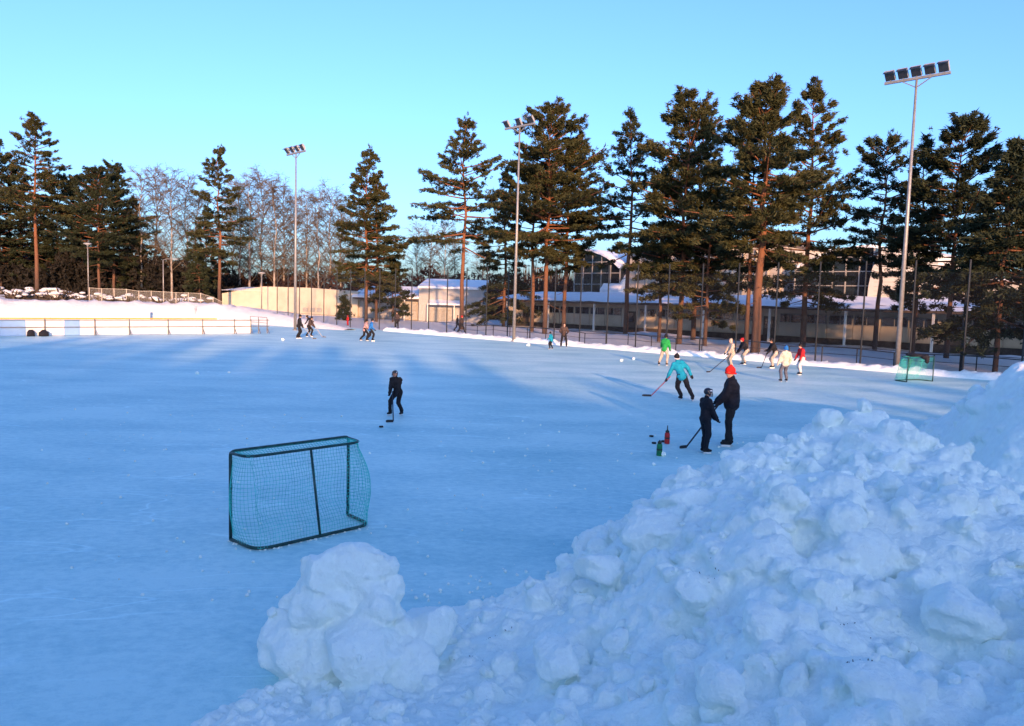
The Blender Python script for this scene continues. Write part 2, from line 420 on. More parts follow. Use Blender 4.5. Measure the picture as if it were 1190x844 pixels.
# swept snow ridge along the fence foot
def ridge(name, path, hfun, wfun, seed, label, step=0.22, nprof=11, lump=0.5, mt='snow_pile'):
    path = [Vector(p) for p in path]; pts = []
    for a, b in zip(path[:-1], path[1:]):
        k = max(2, int((b - a).length / step))
        pts += [a.lerp(b, i / k) for i in range(k)]
    pts.append(path[-1]); N = len(pts); V = np.zeros((N, nprof, 3))
    for i, p in enumerate(pts):
        d = (pts[min(i + 1, N - 1)] - pts[max(0, i - 1)]).normalized(); q = Vector((d.y, -d.x, 0))
        w = wfun(i / (N - 1)); h = hfun(i / (N - 1))
        for j in range(nprof):
            u = -1 + 2 * j / (nprof - 1)
            V[i, j] = p + q * (u * w) + Vector((0, 0, h * (1 - u * u) ** 0.8 - (0.06 if abs(u) == 1 else 0)))
    P = V.reshape(-1, 3); hh = P[:, 2].copy()
    n1 = fbm(P * 1.6, seed, 3); n2 = fbm(P * 5.0, seed + 9, 3)
    k = np.clip(hh / 0.25, 0, 1)
    P[:, 2] = hh * (1 + lump * n1) + 0.09 * k * n2 * (lump / 0.5)
    P[:, 0] += 0.12 * k * n2; P[:, 1] += 0.12 * k * n1
    me = grid_mesh(name, P, nprof, N)
    o = link(name, me, mt, None, True)
    return tag(o, label, 'snow bank')
ridge('snow_bank', [W(-14, -1.0), W(51, -1.0)], lambda t: 0.30, lambda t: 0.75, 3, 'low lumpy snow ridge along the foot of the tall fence')
ridge('snow_bank', [W(53, -4.2), W(60, -5), W(74, -6.8), W(77.4, -9), W(78, -14), W(78, -70)],
      lambda t: 1.95 * min(1, t / 0.27) ** 0.8 + 0.12, lambda t: 0.8 + 1.2 * min(1, t / 0.27), 8, 'long smooth sunlit snow bank behind the boarded rink', 0.5, 13, 0.10, 'snow')

# ------------------------------------------------------------------ boarded rink at the left
bd = thing('rink_boards', 'white rink boards with orange cap and grey steel frame', 'rink boards', W(49, -35), ROT + pi / 2)
# local frame: x along the boards (+n direction reversed below), build in world and subtract
def child_world(mb, name, material, root, smooth=False):
    o = mb.build(name, material, None, smooth); o.parent = root
    root_m = Matrix.Translation(root.location) @ root.rotation_euler.to_matrix().to_4x4()
    o.matrix_parent_inverse = root_m.inverted(); return o
SB = 49.0
def bn(px, py=390):                    # n along the board line for a photo column
    lo, hi = -60, 0
    r = (px - 595) / FPX
    for _ in range(50):
        mid = (lo + hi) / 2; p = W(SB, mid)
        d = p - CP; x = d.dot(rt) / d.dot(fw)
        if x < r: lo = mid
        else: hi = mid
    return lo
posts_px = [-60, -10, 52, 110, 150, 195, 235, 272, 291, 300, 310]
edges = [bn(p) for p in (-160, -110, -60, -10, 30, 52, 75, 93, 110, 150, 195, 228, 252, 272, 291)]
for i in range(len(edges) - 1):
    a, b = edges[i], edges[i + 1]
    m_ = 'board_blue' if i in (3, 6) else 'board_white'
    nm = 'door' if i in (6, 7) else 'board_panel'
    mb = MB().box(W(SB, (a + b) / 2, 0.60), (abs(b - a) - 0.03, 0.05, 1.12), rz=radians(45))
    o = child_world(mb, nm, m_, bd)
    if i == 6: o['label'] = 'pale blue door in the white boards'
for a, b in zip(edges[:12], edges[1:13]):
    child_world(MB().beam(W(SB, a, 1.23), W(SB, b, 1.23), 0.14, 0.09), 'cap_rail', 'board_yellow', bd)
for p in posts_px:
    nn = bn(p); mb = MB().beam(W(SB - 0.09, nn, 0), W(SB - 0.09, nn, 1.22), 0.06, 0.06)
    mb.beam(W(SB - 0.09, nn, 0.5), W(SB - 0.45, nn, 0.03), 0.04, 0.04)
    child_world(mb, 'post', 'steel_rail', bd)
for z in (1.13, 0.62):
    child_world(MB().beam(W(SB - 0.13, bn(-160), z), W(SB - 0.13, bn(312), z), 0.05, 0.05), 'rail', 'steel_rail', bd)
# second layer: railing of the corner gate, further in
gr = thing('gate_frame', 'grey tubular steel gate frame at the open corner of the boards', 'gate', W(52, -13.5), ROT)
for i in range(3): child_world(MB().tube([W(52 + i * 1.6, -13.5, 0), W(52 + i * 1.6, -13.5, 1.25)], 0.03), 'post', 'steel_rail', gr)
for z in (1.25, 0.75): child_world(MB().tube([W(52, -13.5, z), W(55.2, -13.5, z)], 0.025), 'rail', 'steel_rail', gr)
# far boards of that rink
fb = thing('rink_boards', 'far white rink boards below the sunlit snow bank', 'rink boards', W(75.2, -35), ROT)
for i in range(24):
    n0 = -68 + i * 2.4
    if n0 > -17: break
    child_world(MB().box(W(75.2, n0 + 1.2, 0.58), (2.37, 0.05, 1.12), rz=radians(45)), 'board_panel', 'board_white', fb)
child_world(MB().beam(W(75.2, -68, 1.18), W(75.2, -15.3, 1.18), 0.09, 0.06), 'cap_rail', 'white_paint', fb)

# two dark sports bags in front of the boards
for px, py, lab, sx in ((36, 391, 'slumped black sports bag lying by the white boards', 0.75), (51, 391, 'upright black sports bag beside the board post', 0.95)):
    p = G(px, py); t_ = MB()
    t_.ell((0, 0, 0.2), (0.36 * sx, 0.2, 0.2)); t_.box((0, 0, 0.16), (0.6 * sx, 0.32, 0.3)); t_.tube([(-.2, 0, .3), (-.1, 0, .46), (.1, 0, .46), (.2, 0, .3)], 0.03)
    me = remesh(t_, 0.035, 3, 0.02, 5, 3); o = link('sports_bag', me, 'bag_black', None, True); o.location = p; o.rotation_euler.z = random.random() * 2
    tag(o, lab, 'bag')

# ------------------------------------------------------------------ tall rink fence
fe = thing('rink_fence', 'tall dark wire fence with steel posts along the ice', 'fence', W(0, 0), ROT)
SP = 2.7; i0, i1 = -5, 28
post_me = MB().tube([(0, 0, 0), (0, 0, 6.3)], 0.052, 8).mesh('post'); post_me.materials.append(M['black_metal'])
pan_me = MB().add([(0, 0, 0.05), (SP, 0, 0.05), (SP, 0, 5.6), (0, 0, 5.6)], [(0, 1, 2, 3)]).mesh('mesh_panel'); pan_me.materials.append(M['wire_dark'])
rail_me = MB().tube([(0.05, 0, 0), (SP - 0.05, 0, 0)], 0.022, 6).mesh('rail'); rail_me.materials.append(M['black_metal'])
for i in range(i0, i1 + 1):
    o = bpy.data.objects.new('post', post_me); COL.objects.link(o); o.parent = fe; o.location = (i * SP, 0, -0.05)
    if i < i1:
        o = bpy.data.objects.new('mesh_panel', pan_me); COL.objects.link(o); o.parent = fe; o.location = (i * SP, 0.0, 0)
        for z in (1.15, ):
            o = bpy.data.objects.new('rail', rail_me); COL.objects.link(o); o.parent = fe; o.location = (i * SP, 0, z)
# low pipe barrier behind it
lb = thing('pipe_barrier', 'low black pipe barrier in the snow behind the tall fence', 'barrier', W(0, 2.6), ROT)
for i in range(-9, 21):
    z0 = gz(W(i * 2.2, 2.6)); z1 = gz(W(i * 2.2 + 2.2, 2.6))
    MB().tube([(i * 2.2, 0, z0 - 0.1), (i * 2.2, 0, z0 + 1.0)], 0.035).build('post', 'black_metal', lb)
    if i < 20:
        MB().tube([(i * 2.2, 0, z0 + 0.98), (i * 2.2 + 2.2, 0, z1 + 0.98)], 0.032).build('rail', 'black_metal', lb)
        MB().tube([(i * 2.2, 0, z0 + 0.55), (i * 2.2 + 2.2, 0, z1 + 0.55)], 0.018).build('rail', 'black_metal', lb)

# pale chain-link fence on the rise behind the boarded rink
pf = thing('chain_link_fence', 'pale chain link fence on the rise below the dark pines', 'fence', W(80, -35), ROT + pi / 2)
pts = []
for k, px in enumerate(np.linspace(104, 262, 12)):
    Y = 96 - 4 * k / 11; yb = 351 + 0.0 * k; p = D(px, 350, Y); p.z = gz(p); pts.append(p)
for k, p in enumerate(pts):
    child_world(MB().tube([p - Vector((0, 0, .1)), p + Vector((0, 0, 1.75))], 0.045), 'post', 'wall_cream', pf)
    if k:
        q = pts[k - 1]; u = Vector((0, 0, 1.7))
        child_world(MB().add([q, p, p + u, q + u], [(0, 1, 2, 3)]), 'mesh_panel', 'wire_pale', pf)
        child_world(MB().tube([q + u, p + u], 0.025), 'rail', 'wall_cream', pf)

# ------------------------------------------------------------------ floodlight masts
def mast(px, py, pxt, pyt, heads, label, bar=3.5):
    b = G(px, py); top = D(pxt, pyt, b.y); H = top.z
    t = thing('floodlight_mast', label, 'light mast', (b.x, b.y, 0), ROT, 'floodlight masts along the rink fence')
    MB().tube([(0, 0, -0.1), (0, 0, H * 0.5), (0, 0, H)], [0.14, 0.105, 0.06], 14).build('pole', 'galv', t, True)
    MB().lathe((0, 0, 0), [(0.26, -0.02), (0.26, 0.06), (0.17, 0.09)], 14).build('base_plate', 'galv', t)
    cb = MB().beam((-bar / 2, 0, H), (bar / 2, 0, H), 0.12, 0.14)
    cb.beam((-bar * 0.25, 0, H), (0, 0, H - 0.5), 0.05, 0.05); cb.beam((bar * 0.25, 0, H), (0, 0, H - 0.5), 0.05, 0.05)
    cb.build('crossbar', 'galv', t)
    for i in range(heads):
        x = -bar / 2 + 0.32 + i * (bar - 0.64) / (heads - 1)
        # local -y... the ice lies on local +y side (rotated frame): lamps face it, tilted down
        R = Matrix.Rotation(radians(0), 3, 'Z') @ Matrix.Rotation(radians(-38 + random.uniform(-6, 6)), 3, 'X')
        c = Vector((x, 0.14, H + 0.36))
        hd = MB().box(c, (0.52, 0.16, 0.56), R=R)
        hd.box(c + R @ Vector((0, -0.13, 0)), (0.3, 0.14, 0.3), R=R)
        h = hd.build('floodlight', 'lamp_back', t)
        MB().box(c + R @ Vector((0, 0.085, 0)), (0.48, 0.02, 0.52), R=R).build('lens', 'lamp_dark', h)
        MB().box(c + R @ Vector((0, 0.12, 0.27)), (0.56, 0.22, 0.02), R=R).build('visor', 'lamp_dark', h)
        MB().beam((x, 0, H + 0.05), (x, 0.08, H + 0.3), 0.06, 0.06).build('bracket', 'galv', t)
mast(1042, 431, 1060, 91, 5, 'tall grey mast with a row of five floodlights beside the far goal', 3.4)
mast(597, 397, 603, 147, 3, 'tall grey mast with three floodlights before the broadest pine crown', 3.4)
mast(343, 384, 345, 178, 4, 'tall grey mast with four floodlights among the bare birches', 3.4)

def street_lamp(px, Y, pyt, style, label, r=0.06, pyb=None):
    p = D(px, 350, Y); z0 = gz(p); top = D(px, pyt, Y).z
    t = thing('street_lamp', label, 'street lamp', (p.x, p.y, z0)); H = top - z0
    MB().tube([(0, 0, -0.2), (0, 0, H)], [r * 1.3, r], 10).build('pole', 'galv' if style != 'dark' else 'black_metal', t, True)
    if style == 'arm':
        MB().tube([(0, 0, H - .02), (0.5, 0, H + 0.12), (1.3, 0, H + 0.15)], 0.035).build('arm', 'galv', t)
        MB().box((1.55, 0, H + 0.13), (0.7, 0.24, 0.1)).build('lamp_head', 'lamp_back', t)
    else:
        MB().lathe((0, 0, H), [(0.08, -0.25), (0.12, -0.1), (0.48, 0.02), (0.5, 0.1), (0.3, 0.17), (0.05, 0.2)], 14).build('lamp_head', 'lamp_back' if style != 'dark' else 'black_metal', t, True)
street_lamp(103, 100, 284, 'disc', 'pale street lamp with flat round head before the dark pines')
street_lamp(190, 100, 302, 'arm', 'slim street lamp with short side arm by the chain link fence')
street_lamp(304, 104, 318, 'disc', 'street lamp with round head before the cream building wall')
street_lamp(1122, 44, 326, 'dark', 'dark street lamp with flat round head beside the red trunked pine')
street_lamp(768, 72, 316, 'arm', 'tall thin street lamp with side arm among the pine trunks')
street_lamp(776, 78, 365, 'arm', 'short thin street lamp with side arm before the long low building', 0.04)

# ------------------------------------------------------------------ main building, one storey with halls behind
mbld = thing('school_building', 'long low beige building with snowy roof, strip windows and taller halls', 'building', W(20, 26.5), ROT)
def L(s, n, z): return Vector((s - 20, -(n - 26.5), z))      # local: x along s, -y behind
S0, S1 = -26.0, 62.0
def lb_(name, s0, s1, n0, n1, z0, z1, mt, parent=None):
    return MB().box(L((s0 + s1) / 2, (n0 + n1) / 2, (z0 + z1) / 2), (abs(s1 - s0), abs(n1 - n0), abs(z1 - z0))).build(name, mt, parent or mbld)
lb_('wall', S0, S1, 26.6, 44, -0.3, 3.25, 'wall_beige')
lb_('plinth', S0 - .02, S1 + .02, 26.2, 26.75, -0.3, 0.62, 'plinth')
# strip windows: every bay window with frame and panes
random.seed(5)
s = S0 + 1.0; k = 0
while s + 3 < S1:
    gap = k % 7 == 6
    if not gap:
        w = 2.2
        f = lb_('window', s, s + w, 26.50, 26.66, 1.95, 2.85, 'mullion')
        for j in range(2):
            lb_('pane', s + 0.06 + j * (w / 2), s + w / 2 - 0.06 + j * (w / 2), 26.46, 26.52, 2.02, 2.78, 'glass', f)
    else:
        d_ = lb_('door', s + 0.3, s + 1.5, 26.48, 26.7, 0.3, 2.5, 'fascia')
        lb_('pane', s + 0.5, s + 1.3, 26.43, 26.50, 1.3, 2.3, 'glass', d_)
    # wall panel below
    lb_('wall_panel', s - 0.05, s + 2.3, 26.53, 26.64, 0.66, 1.9, 'wall_beige' if random.random() < 0.8 else 'wall_grey')
    s += 2.43; k += 1
# roof with fascia and snow
rf = MB().prism([L(S0 - 0.6, 24.4, 3.28), L(S0 - 0.6, 24.4, 3.52), L(S0 - 0.6, 34, 4.55), L(S0 - 0.6, 45, 4.55), L(S0 - 0.6, 45, 3.28)], (S1 - S0 + 1.2, 0, 0)).build('roof', 'fascia', mbld)
V = []; nx, ny = 180, 14
for j in range(ny):
    for i in range(nx):
        s_ = S0 - 0.65 + (S1 - S0 + 1.3) * i / (nx - 1); n_ = 24.3 + (45 - 24.3) * j / (ny - 1)
        zb = 3.52 + min(1, (n_ - 24.4) / 9.6) * 1.03
        V.append(L(s_, n_, zb + (0.24 if 0 < j else -0.02) + 0.10 * vnoise(np.array([[s_ * .5, n_ * .5, 0]]), 3)[0]))
link('roof_snow', grid_mesh('roof_snow', V, nx, ny), 'snow_roof', rf, True)
for sc in np.arange(-20.5, 62, 7.35):
    lb_('column', sc - 0.09, sc + 0.09, 24.65, 24.83, -0.2, 3.28, 'white_paint')
# vertical wall block
wb = lb_('hall_wall', 28.2, 50.2, 37, 52, 4.4, 10.3, 'wall_grey')
for s_ in np.arange(28.6, 50, 1.53): lb_('pilaster', s_, s_ + 0.16, 36.82, 37.0, 4.5, 10.1, 'wall_beige', wb)
lb_('parapet', 28.0, 50.4, 36.9, 52.2, 10.3, 10.55, 'fascia', wb)
lb_('parapet_snow', 28.1, 50.3, 37.0, 52.1, 10.55, 10.75, 'snow_roof', wb)
# glazed halls with curved tops (left and right of it)
def glazed(s0, s1, n0, zt, mir, cols):
    prof = []
    for k in range(9):
        a = k / 8; zz = 4.5 + (zt - 4.5) * sqrt(max(0.0, 1 - (a * 0.82) ** 2)); ss = s1 + (s0 - s1) * a if not mir else s0 + (s1 - s0) * a
        prof.append((ss, zz))
    base = [(prof[0][0], 4.4), (prof[-1][0], 4.4)]
    hall = MB().prism([L(a, n0, z) for a, z in [base[0]] + prof + [base[1]]], (0, -12, 0)).build('glazed_hall', 'glass', mbld)
    rs = MB()
    for (a, z), (b, y) in zip(prof[:-1], prof[1:]):
        rs.add([L(a, n0 - .4, z + .02), L(b, n0 - .4, y + .02), L(b, n0 + 12, y + .02), L(a, n0 + 12, z + .02), L(a, n0 - .4, z + .3), L(b, n0 - .4, y + .3), L(b, n0 + 12, y + .3), L(a, n0 + 12, z + .3)],
               [(0, 1, 5, 4), (4, 5, 6, 7), (2, 3, 7, 6), (1, 2, 6, 5), (0, 4, 7, 3), (0, 3, 2, 1)])
    rs.build('hall_roof_snow', 'snow_roof', hall)
    for j in range(cols + 1):
        a = s0 + (s1 - s0) * j / cols
        zz = np.interp(a, *zip(*sorted(prof)))
        lb_('mullion', a - 0.06, a + 0.06, n0 - 0.1, n0 + 0.02, 4.4, zz, 'mullion', hall)
    for zz in (5.9, 7.4, 8.9):
        ok = [p[0] for p in prof if p[1] > zz]
        if len(ok) > 1: lb_('transom', min(ok), max(ok), n0 - 0.09, n0 + 0.015, zz - 0.05, zz + 0.05, 'mullion', hall)
glazed(50.6, 58.5, 36, 10.6, False, 5)
glazed(18.2, 26.5, 36, 9.8, True, 6)
# snow covered slanting roof between the glass and the block
MB().prism([L(50.3, 35.2, 5.2), L(50.3, 40, 10.2), L(50.3, 40, 4.6), L(50.3, 35.2, 4.6)], (3.0, 0, 0)).build('lean_to_roof', 'snow_roof', mbld)
# curved sunlit wall
poly = [L(11.8, 34.8, 4.4)] + [L(a, 34.8, z) for a, z in ((11.8, 8.9), (13.5, 9.5), (15.2, 9.9), (16.6, 9.8), (17.4, 9.0), (17.9, 7.5), (18.15, 5.8))] + [L(18.2, 34.8, 4.4)]
cw = MB().prism(poly, (0, -10, 0)).build('curved_wall', 'wall_white', mbld)
for z in np.arange(4.9, 8.8, 0.45): lb_('cladding_joint', 11.85, 17.6, 34.77, 34.8, z, z + 0.03, 'wall_grey', cw)
lb_('annex_wall', -24, 10.5, 36, 48, 4.4, 6.4, 'wall_cream')
lb_('annex_snow', -24.2, 10.7, 35.8, 48.2, 6.4, 6.65, 'snow_roof')

# ------------------------------------------------------------------ left building
lbld = thing('pavilion_building', 'low cream pavilion with blue shaded snow roof and teal glass front', 'building', D(400, 372, 112).xy.to_3d())
def P_(px, py, Y): return D(px, py, Y)
def quad_wall(name, pxs, Y, depth, mt, parent=None, zb=-0.3):
    """wall whose top follows (px, py) at depth Y, extruded backwards"""
    top = [P_(a, b, Y) for a, b in pxs]
    poly = [Vector((top[0].x, top[0].y, zb))] + top + [Vector((top[-1].x, top[-1].y, zb))]
    mb = MB().prism(poly, (0, depth, 0)); o = mb.build(name, mt, None)
    o.parent = parent or lbld; o.matrix_parent_inverse = Matrix.Translation(lbld.location).inverted(); return o
quad_wall('wall', [(258, 341), (282, 337), (306, 333), (358, 334.5), (416, 339)], 112, 16, 'wall_cream')
quad_wall('wall', [(416, 347), (487, 349)], 112.5, 12, 'wall_grey')
quad_wall('wall', [(487, 332), (562, 335)], 111, 12, 'wall_white_shaded')  # white block, its shade painted in as darker grey
def slab(name, pa, pb, Y, z0, z1, depth, rise, mt, th=0.25):
    a = P_(pa, 350, Y); b = P_(pb, 350, Y)
    V = [Vector((a.x, Y, z0)), Vector((b.x, Y, z0)), Vector((b.x, Y + depth, z0 + rise)), Vector((a.x, Y + depth, z0 + rise))]
    mb = MB().add(V + [v + Vector((0, 0, th)) for v in V], [(3, 2, 1, 0), (4, 5, 6, 7), (0, 1, 5, 4), (1, 2, 6, 5), (2, 3, 7, 6), (3, 0, 4, 7)])
    o = mb.build(name, mt, None); o.parent = lbld; o.matrix_parent_inverse = Matrix.Translation(lbld.location).inverted(); return o
slab('roof', 410, 489, 111.2, 3.0, 3.2, 10, 1.6, 'fascia', 0.2)
slab('roof_snow', 409, 490, 111.1, 3.21, 3.4, 10, 1.6, 'snow_roof', 0.28)
slab('roof_snow', 485, 564, 110.7, 4.75, 0, 12, 1.4, 'snow_roof', 0.3)
slab('roof_snow', 257, 306, 111.8, 3.7, 0, 10, 0.6, 'snow_roof', 0.02)
slab('canopy', 497, 540, 109.0, 2.45, 0, 2, 0.5, 'snow_roof', 0.22)
def wpane(pa, pb, Y, z0, z1, mt='glass_teal', nm='window'):
    a = P_(pa, 350, Y).x; b = P_(pb, 350, Y).x
    o = MB().box(((a + b) / 2, Y, (z0 + z1) / 2), (b - a, 0.1, z1 - z0)).build(nm, 'mullion', None)
    o.parent = lbld; o.matrix_parent_inverse = Matrix.Translation(lbld.location).inverted()
    q = MB().box(((a + b) / 2, Y - 0.04, (z0 + z1) / 2), (b - a - 0.14, 0.08, z1 - z0 - 0.14)).build('pane', mt, None)
    q.parent = o; q.matrix_parent_inverse = Matrix.Translation(lbld.location).inverted()
for a in range(8):
    x0 = 418 + a * 8.4
    wpane(x0, x0 + 7.8, 112.4, 1.5, 2.85, 'glass_teal' if a not in (4,) else 'glass'); wpane(x0, x0 + 7.8, 112.4, 0.2, 1.45, 'glass' if a in (5, 6) else 'glass_teal', 'door' if a in (5, 6) else 'window')
for x0 in (401, ): wpane(x0, x0 + 3.5, 111.9, 1.6, 2.9, 'glass')
for x0 in (352, 360, 368): wpane(x0, x0 + 6, 111.9, 0.9, 1.5, 'glass')
for x0 in (541, 547, 553): wpane(x0, x0 + 5.4, 110.9, 1.2, 2.6)
for x0 in (524, 530): wpane(x0, x0 + 3, 110.9, 3.0, 3.9, 'glass')
for x0 in (500, 510, 520): wpane(x0, x0 + 8, 110.9, 0.2, 1.8, 'glass')
for x0 in (470, 497, 528):
    p = P_(x0, 350, 109.2); o = MB().tube([(p.x, p.y, -.2), (p.x, p.y, 2.5 if x0 > 480 else 3.0)], 0.07, 8).build('column', 'white_paint', None)
    o.parent = lbld; o.matrix_parent_inverse = Matrix.Translation(lbld.location).inverted()

# ------------------------------------------------------------------ trees
def blades(P, Dr, rng, k, ln, wd, name):
    """k needle blades at each point P, spread round the direction Dr -> triangle mesh arrays"""
    n = len(P); Pn = np.repeat(P, k, 0); d = np.repeat(Dr, k, 0) + rng.normal(0, 0.55, (n * k, 3)); d[:, 2] += 0.12
    d /= np.linalg.norm(d, axis=1)[:, None] + 1e-9
    r = rng.normal(0, 1, (n * k, 3)); u = np.cross(d, r); u /= np.linalg.norm(u, axis=1)[:, None] + 1e-9
    L_ = ln * rng.uniform(0.6, 1.3, n * k)[:, None]; w = wd * rng.uniform(0.7, 1.3, n * k)[:, None]
    Pn = Pn + rng.normal(0, 0.08, Pn.shape)
    V = np.stack([Pn - d * L_ * 0.3 + u * w, Pn + d * L_ * 0.75, Pn - d * L_ * 0.3 - u * w], 1).reshape(-1, 3)
    F = np.arange(len(V)).reshape(-1, 3)
    return np_mesh(name, V, F)

def pine(pos, H, seed, crown0=0.35, rad=3.2, trunk_r=None, limbs=64, label='', profile='pine', mt='needle', lean=(0, 0), group=None, dens=1.0, name='pine_tree', dead=6, blade=(0.34, 0.047)):
    rng = np.random.default_rng(seed); rnd = random.Random(seed)
    t = thing(name, label, 'tree', pos, 0, group)
    tr = trunk_r or 0.0115 * H
    nseg = 9; ax = []
    wob = rng.normal(0, 0.10, (nseg + 1, 2)); wob[0] = 0
    for i in range(nseg + 1):
        f = i / nseg; ax.append(Vector((lean[0] * f * f + wob[i][0] * f * 2.0, lean[1] * f * f + wob[i][1] * f, H * 0.985 * f)))
    def at(f):
        x = min(max(f, 0), 0.9999) * nseg; i = int(x); return ax[i].lerp(ax[i + 1], x - i)
    mb = MB(); mb.tube([ax[0] - Vector((0, 0, .3))] + ax, [tr * 1.35] + [tr * (1 - 0.93 * (i / nseg) ** 1.1) for i in range(nseg + 1)], 9)
    lm = mb; PP = []; DD = []
    for i in range(limbs + dead):
        isdead = i >= limbs
        if isdead: f = rnd.uniform(max(0.12, crown0 - 0.22), crown0 + 0.1)
        else: f = crown0 + (0.99 - crown0) * (i + rnd.random()) / limbs
        c = (f - crown0) / (1 - crown0) if f > crown0 else 0
        if profile == 'pine':
            shape = (0.62 + 0.38 * min(1, c * 4)) * (1 - max(0, c - 0.14) / 0.86) ** 0.80 * 1.02 + 0.08
            el = radians(-14 + 52 * c + rnd.gauss(0, 9))
        elif profile == 'broad':
            shape = (0.62 + 0.38 * min(1, c * 4)) * (1 - max(0, c - 0.22) / 0.78) ** 0.66 * 1.0 + 0.12
            el = radians(-12 + 50 * c + rnd.gauss(0, 10))
        else:                                            # spruce
            shape = (1 - c) ** 0.85 + 0.05
            el = radians(-22 + 40 * c + rnd.gauss(0, 5))
        Ln = rad * 1.28 * shape * rnd.choice((rnd.uniform(0.45, 0.85), rnd.uniform(0.8, 1.15)))
        if isdead: Ln *= 0.45
        az = i * 2.39996 + rnd.gauss(0, 0.5)
        o = at(f); h = Vector((cos(az), sin(az), 0)); d = h * cos(el) + Vector((0, 0, sin(el)))
        sag = (-0.10 if profile != 'spruce' else 0.05) * Ln
        pts = [o + d * Ln * u + Vector((0, 0, -sag * (u * u) * 1.0 + rnd.gauss(0, 0.05) * u)) for u in (0, 0.35, 0.7, 1.0)]
        r_ = 0.018 + 0.013 * Ln
        lm.tube(pts, [r_, r_ * 0.75, r_ * 0.5, r_ * 0.2], 4, False)
        if isdead: continue
        side = Vector((-h.y, h.x, 0))
        n_ = int(dens * (8 + 13.5 * Ln))
        u = 0.30 + 0.72 * rng.random(n_) ** 0.75
        if profile == 'spruce': u = 0.1 + 0.95 * rng.random(n_)
        lat = rng.normal(0, 1, n_) * (0.14 + 0.20 * Ln * (1.15 - np.abs(u - 0.7)))
        # clumping: pull laterals and positions towards a few twig ends
        nc = max(3, int(3 + Ln * 2.0)); cu = rng.uniform(0.35, 1.05, nc); cl = rng.normal(0, 0.24 * Ln + 0.1, nc); ci = rng.integers(0, nc, n_)
        u = u * 0.22 + cu[ci] * 0.78; lat = lat * 0.34 + cl[ci] * 0.75
        i0 = np.clip((u / 0.35).astype(int), 0, 2)
        arr = np.array([list(p) for p in pts]); us = np.array([0, 0.35, 0.7, 1.0])
        px_ = np.stack([np.interp(u, us, arr[:, q]) for q in range(3)], -1)
        px_ = px_ + np.array(list(side)) * lat[:, None] * 0.9 + np.array(list(d)) * np.maximum(0, u - 1)[:, None] * Ln
        px_[:, 2] += rng.normal(0.06, 0.085 if profile != 'spruce' else 0.10, n_) - 0.10 * np.abs(lat)
        PP.append(px_)
        dd = np.array(list(h)) * 0.8 + np.array(list(side)) * np.sign(lat)[:, None] * 0.5 + np.array([0, 0, 0.15 if profile != 'spruce' else -0.2])
        DD.append(dd)
    lm.build('trunk', 'bark_pine', t, True)
    # leader tuft
    PP.append(np.array(list(at(0.985))) + rng.normal(0, 1, (12, 3)) * np.array([.16, .16, .5])); DD.append(np.tile([0, 0, 1.0], (12, 1)))
    me = blades(np.concatenate(PP), np.concatenate(DD), rng, 10, blade[0], blade[1], 'crown')
    link('crown', me, mt, t)
    return t

def tree_at(px, Y, pyt, **kw):
    p = D(px, 380, Y); p.z = gz(p)
    top = D(px, pyt, Y).z
    return pine((p.x, p.y, p.z), (top - p.z), **kw)

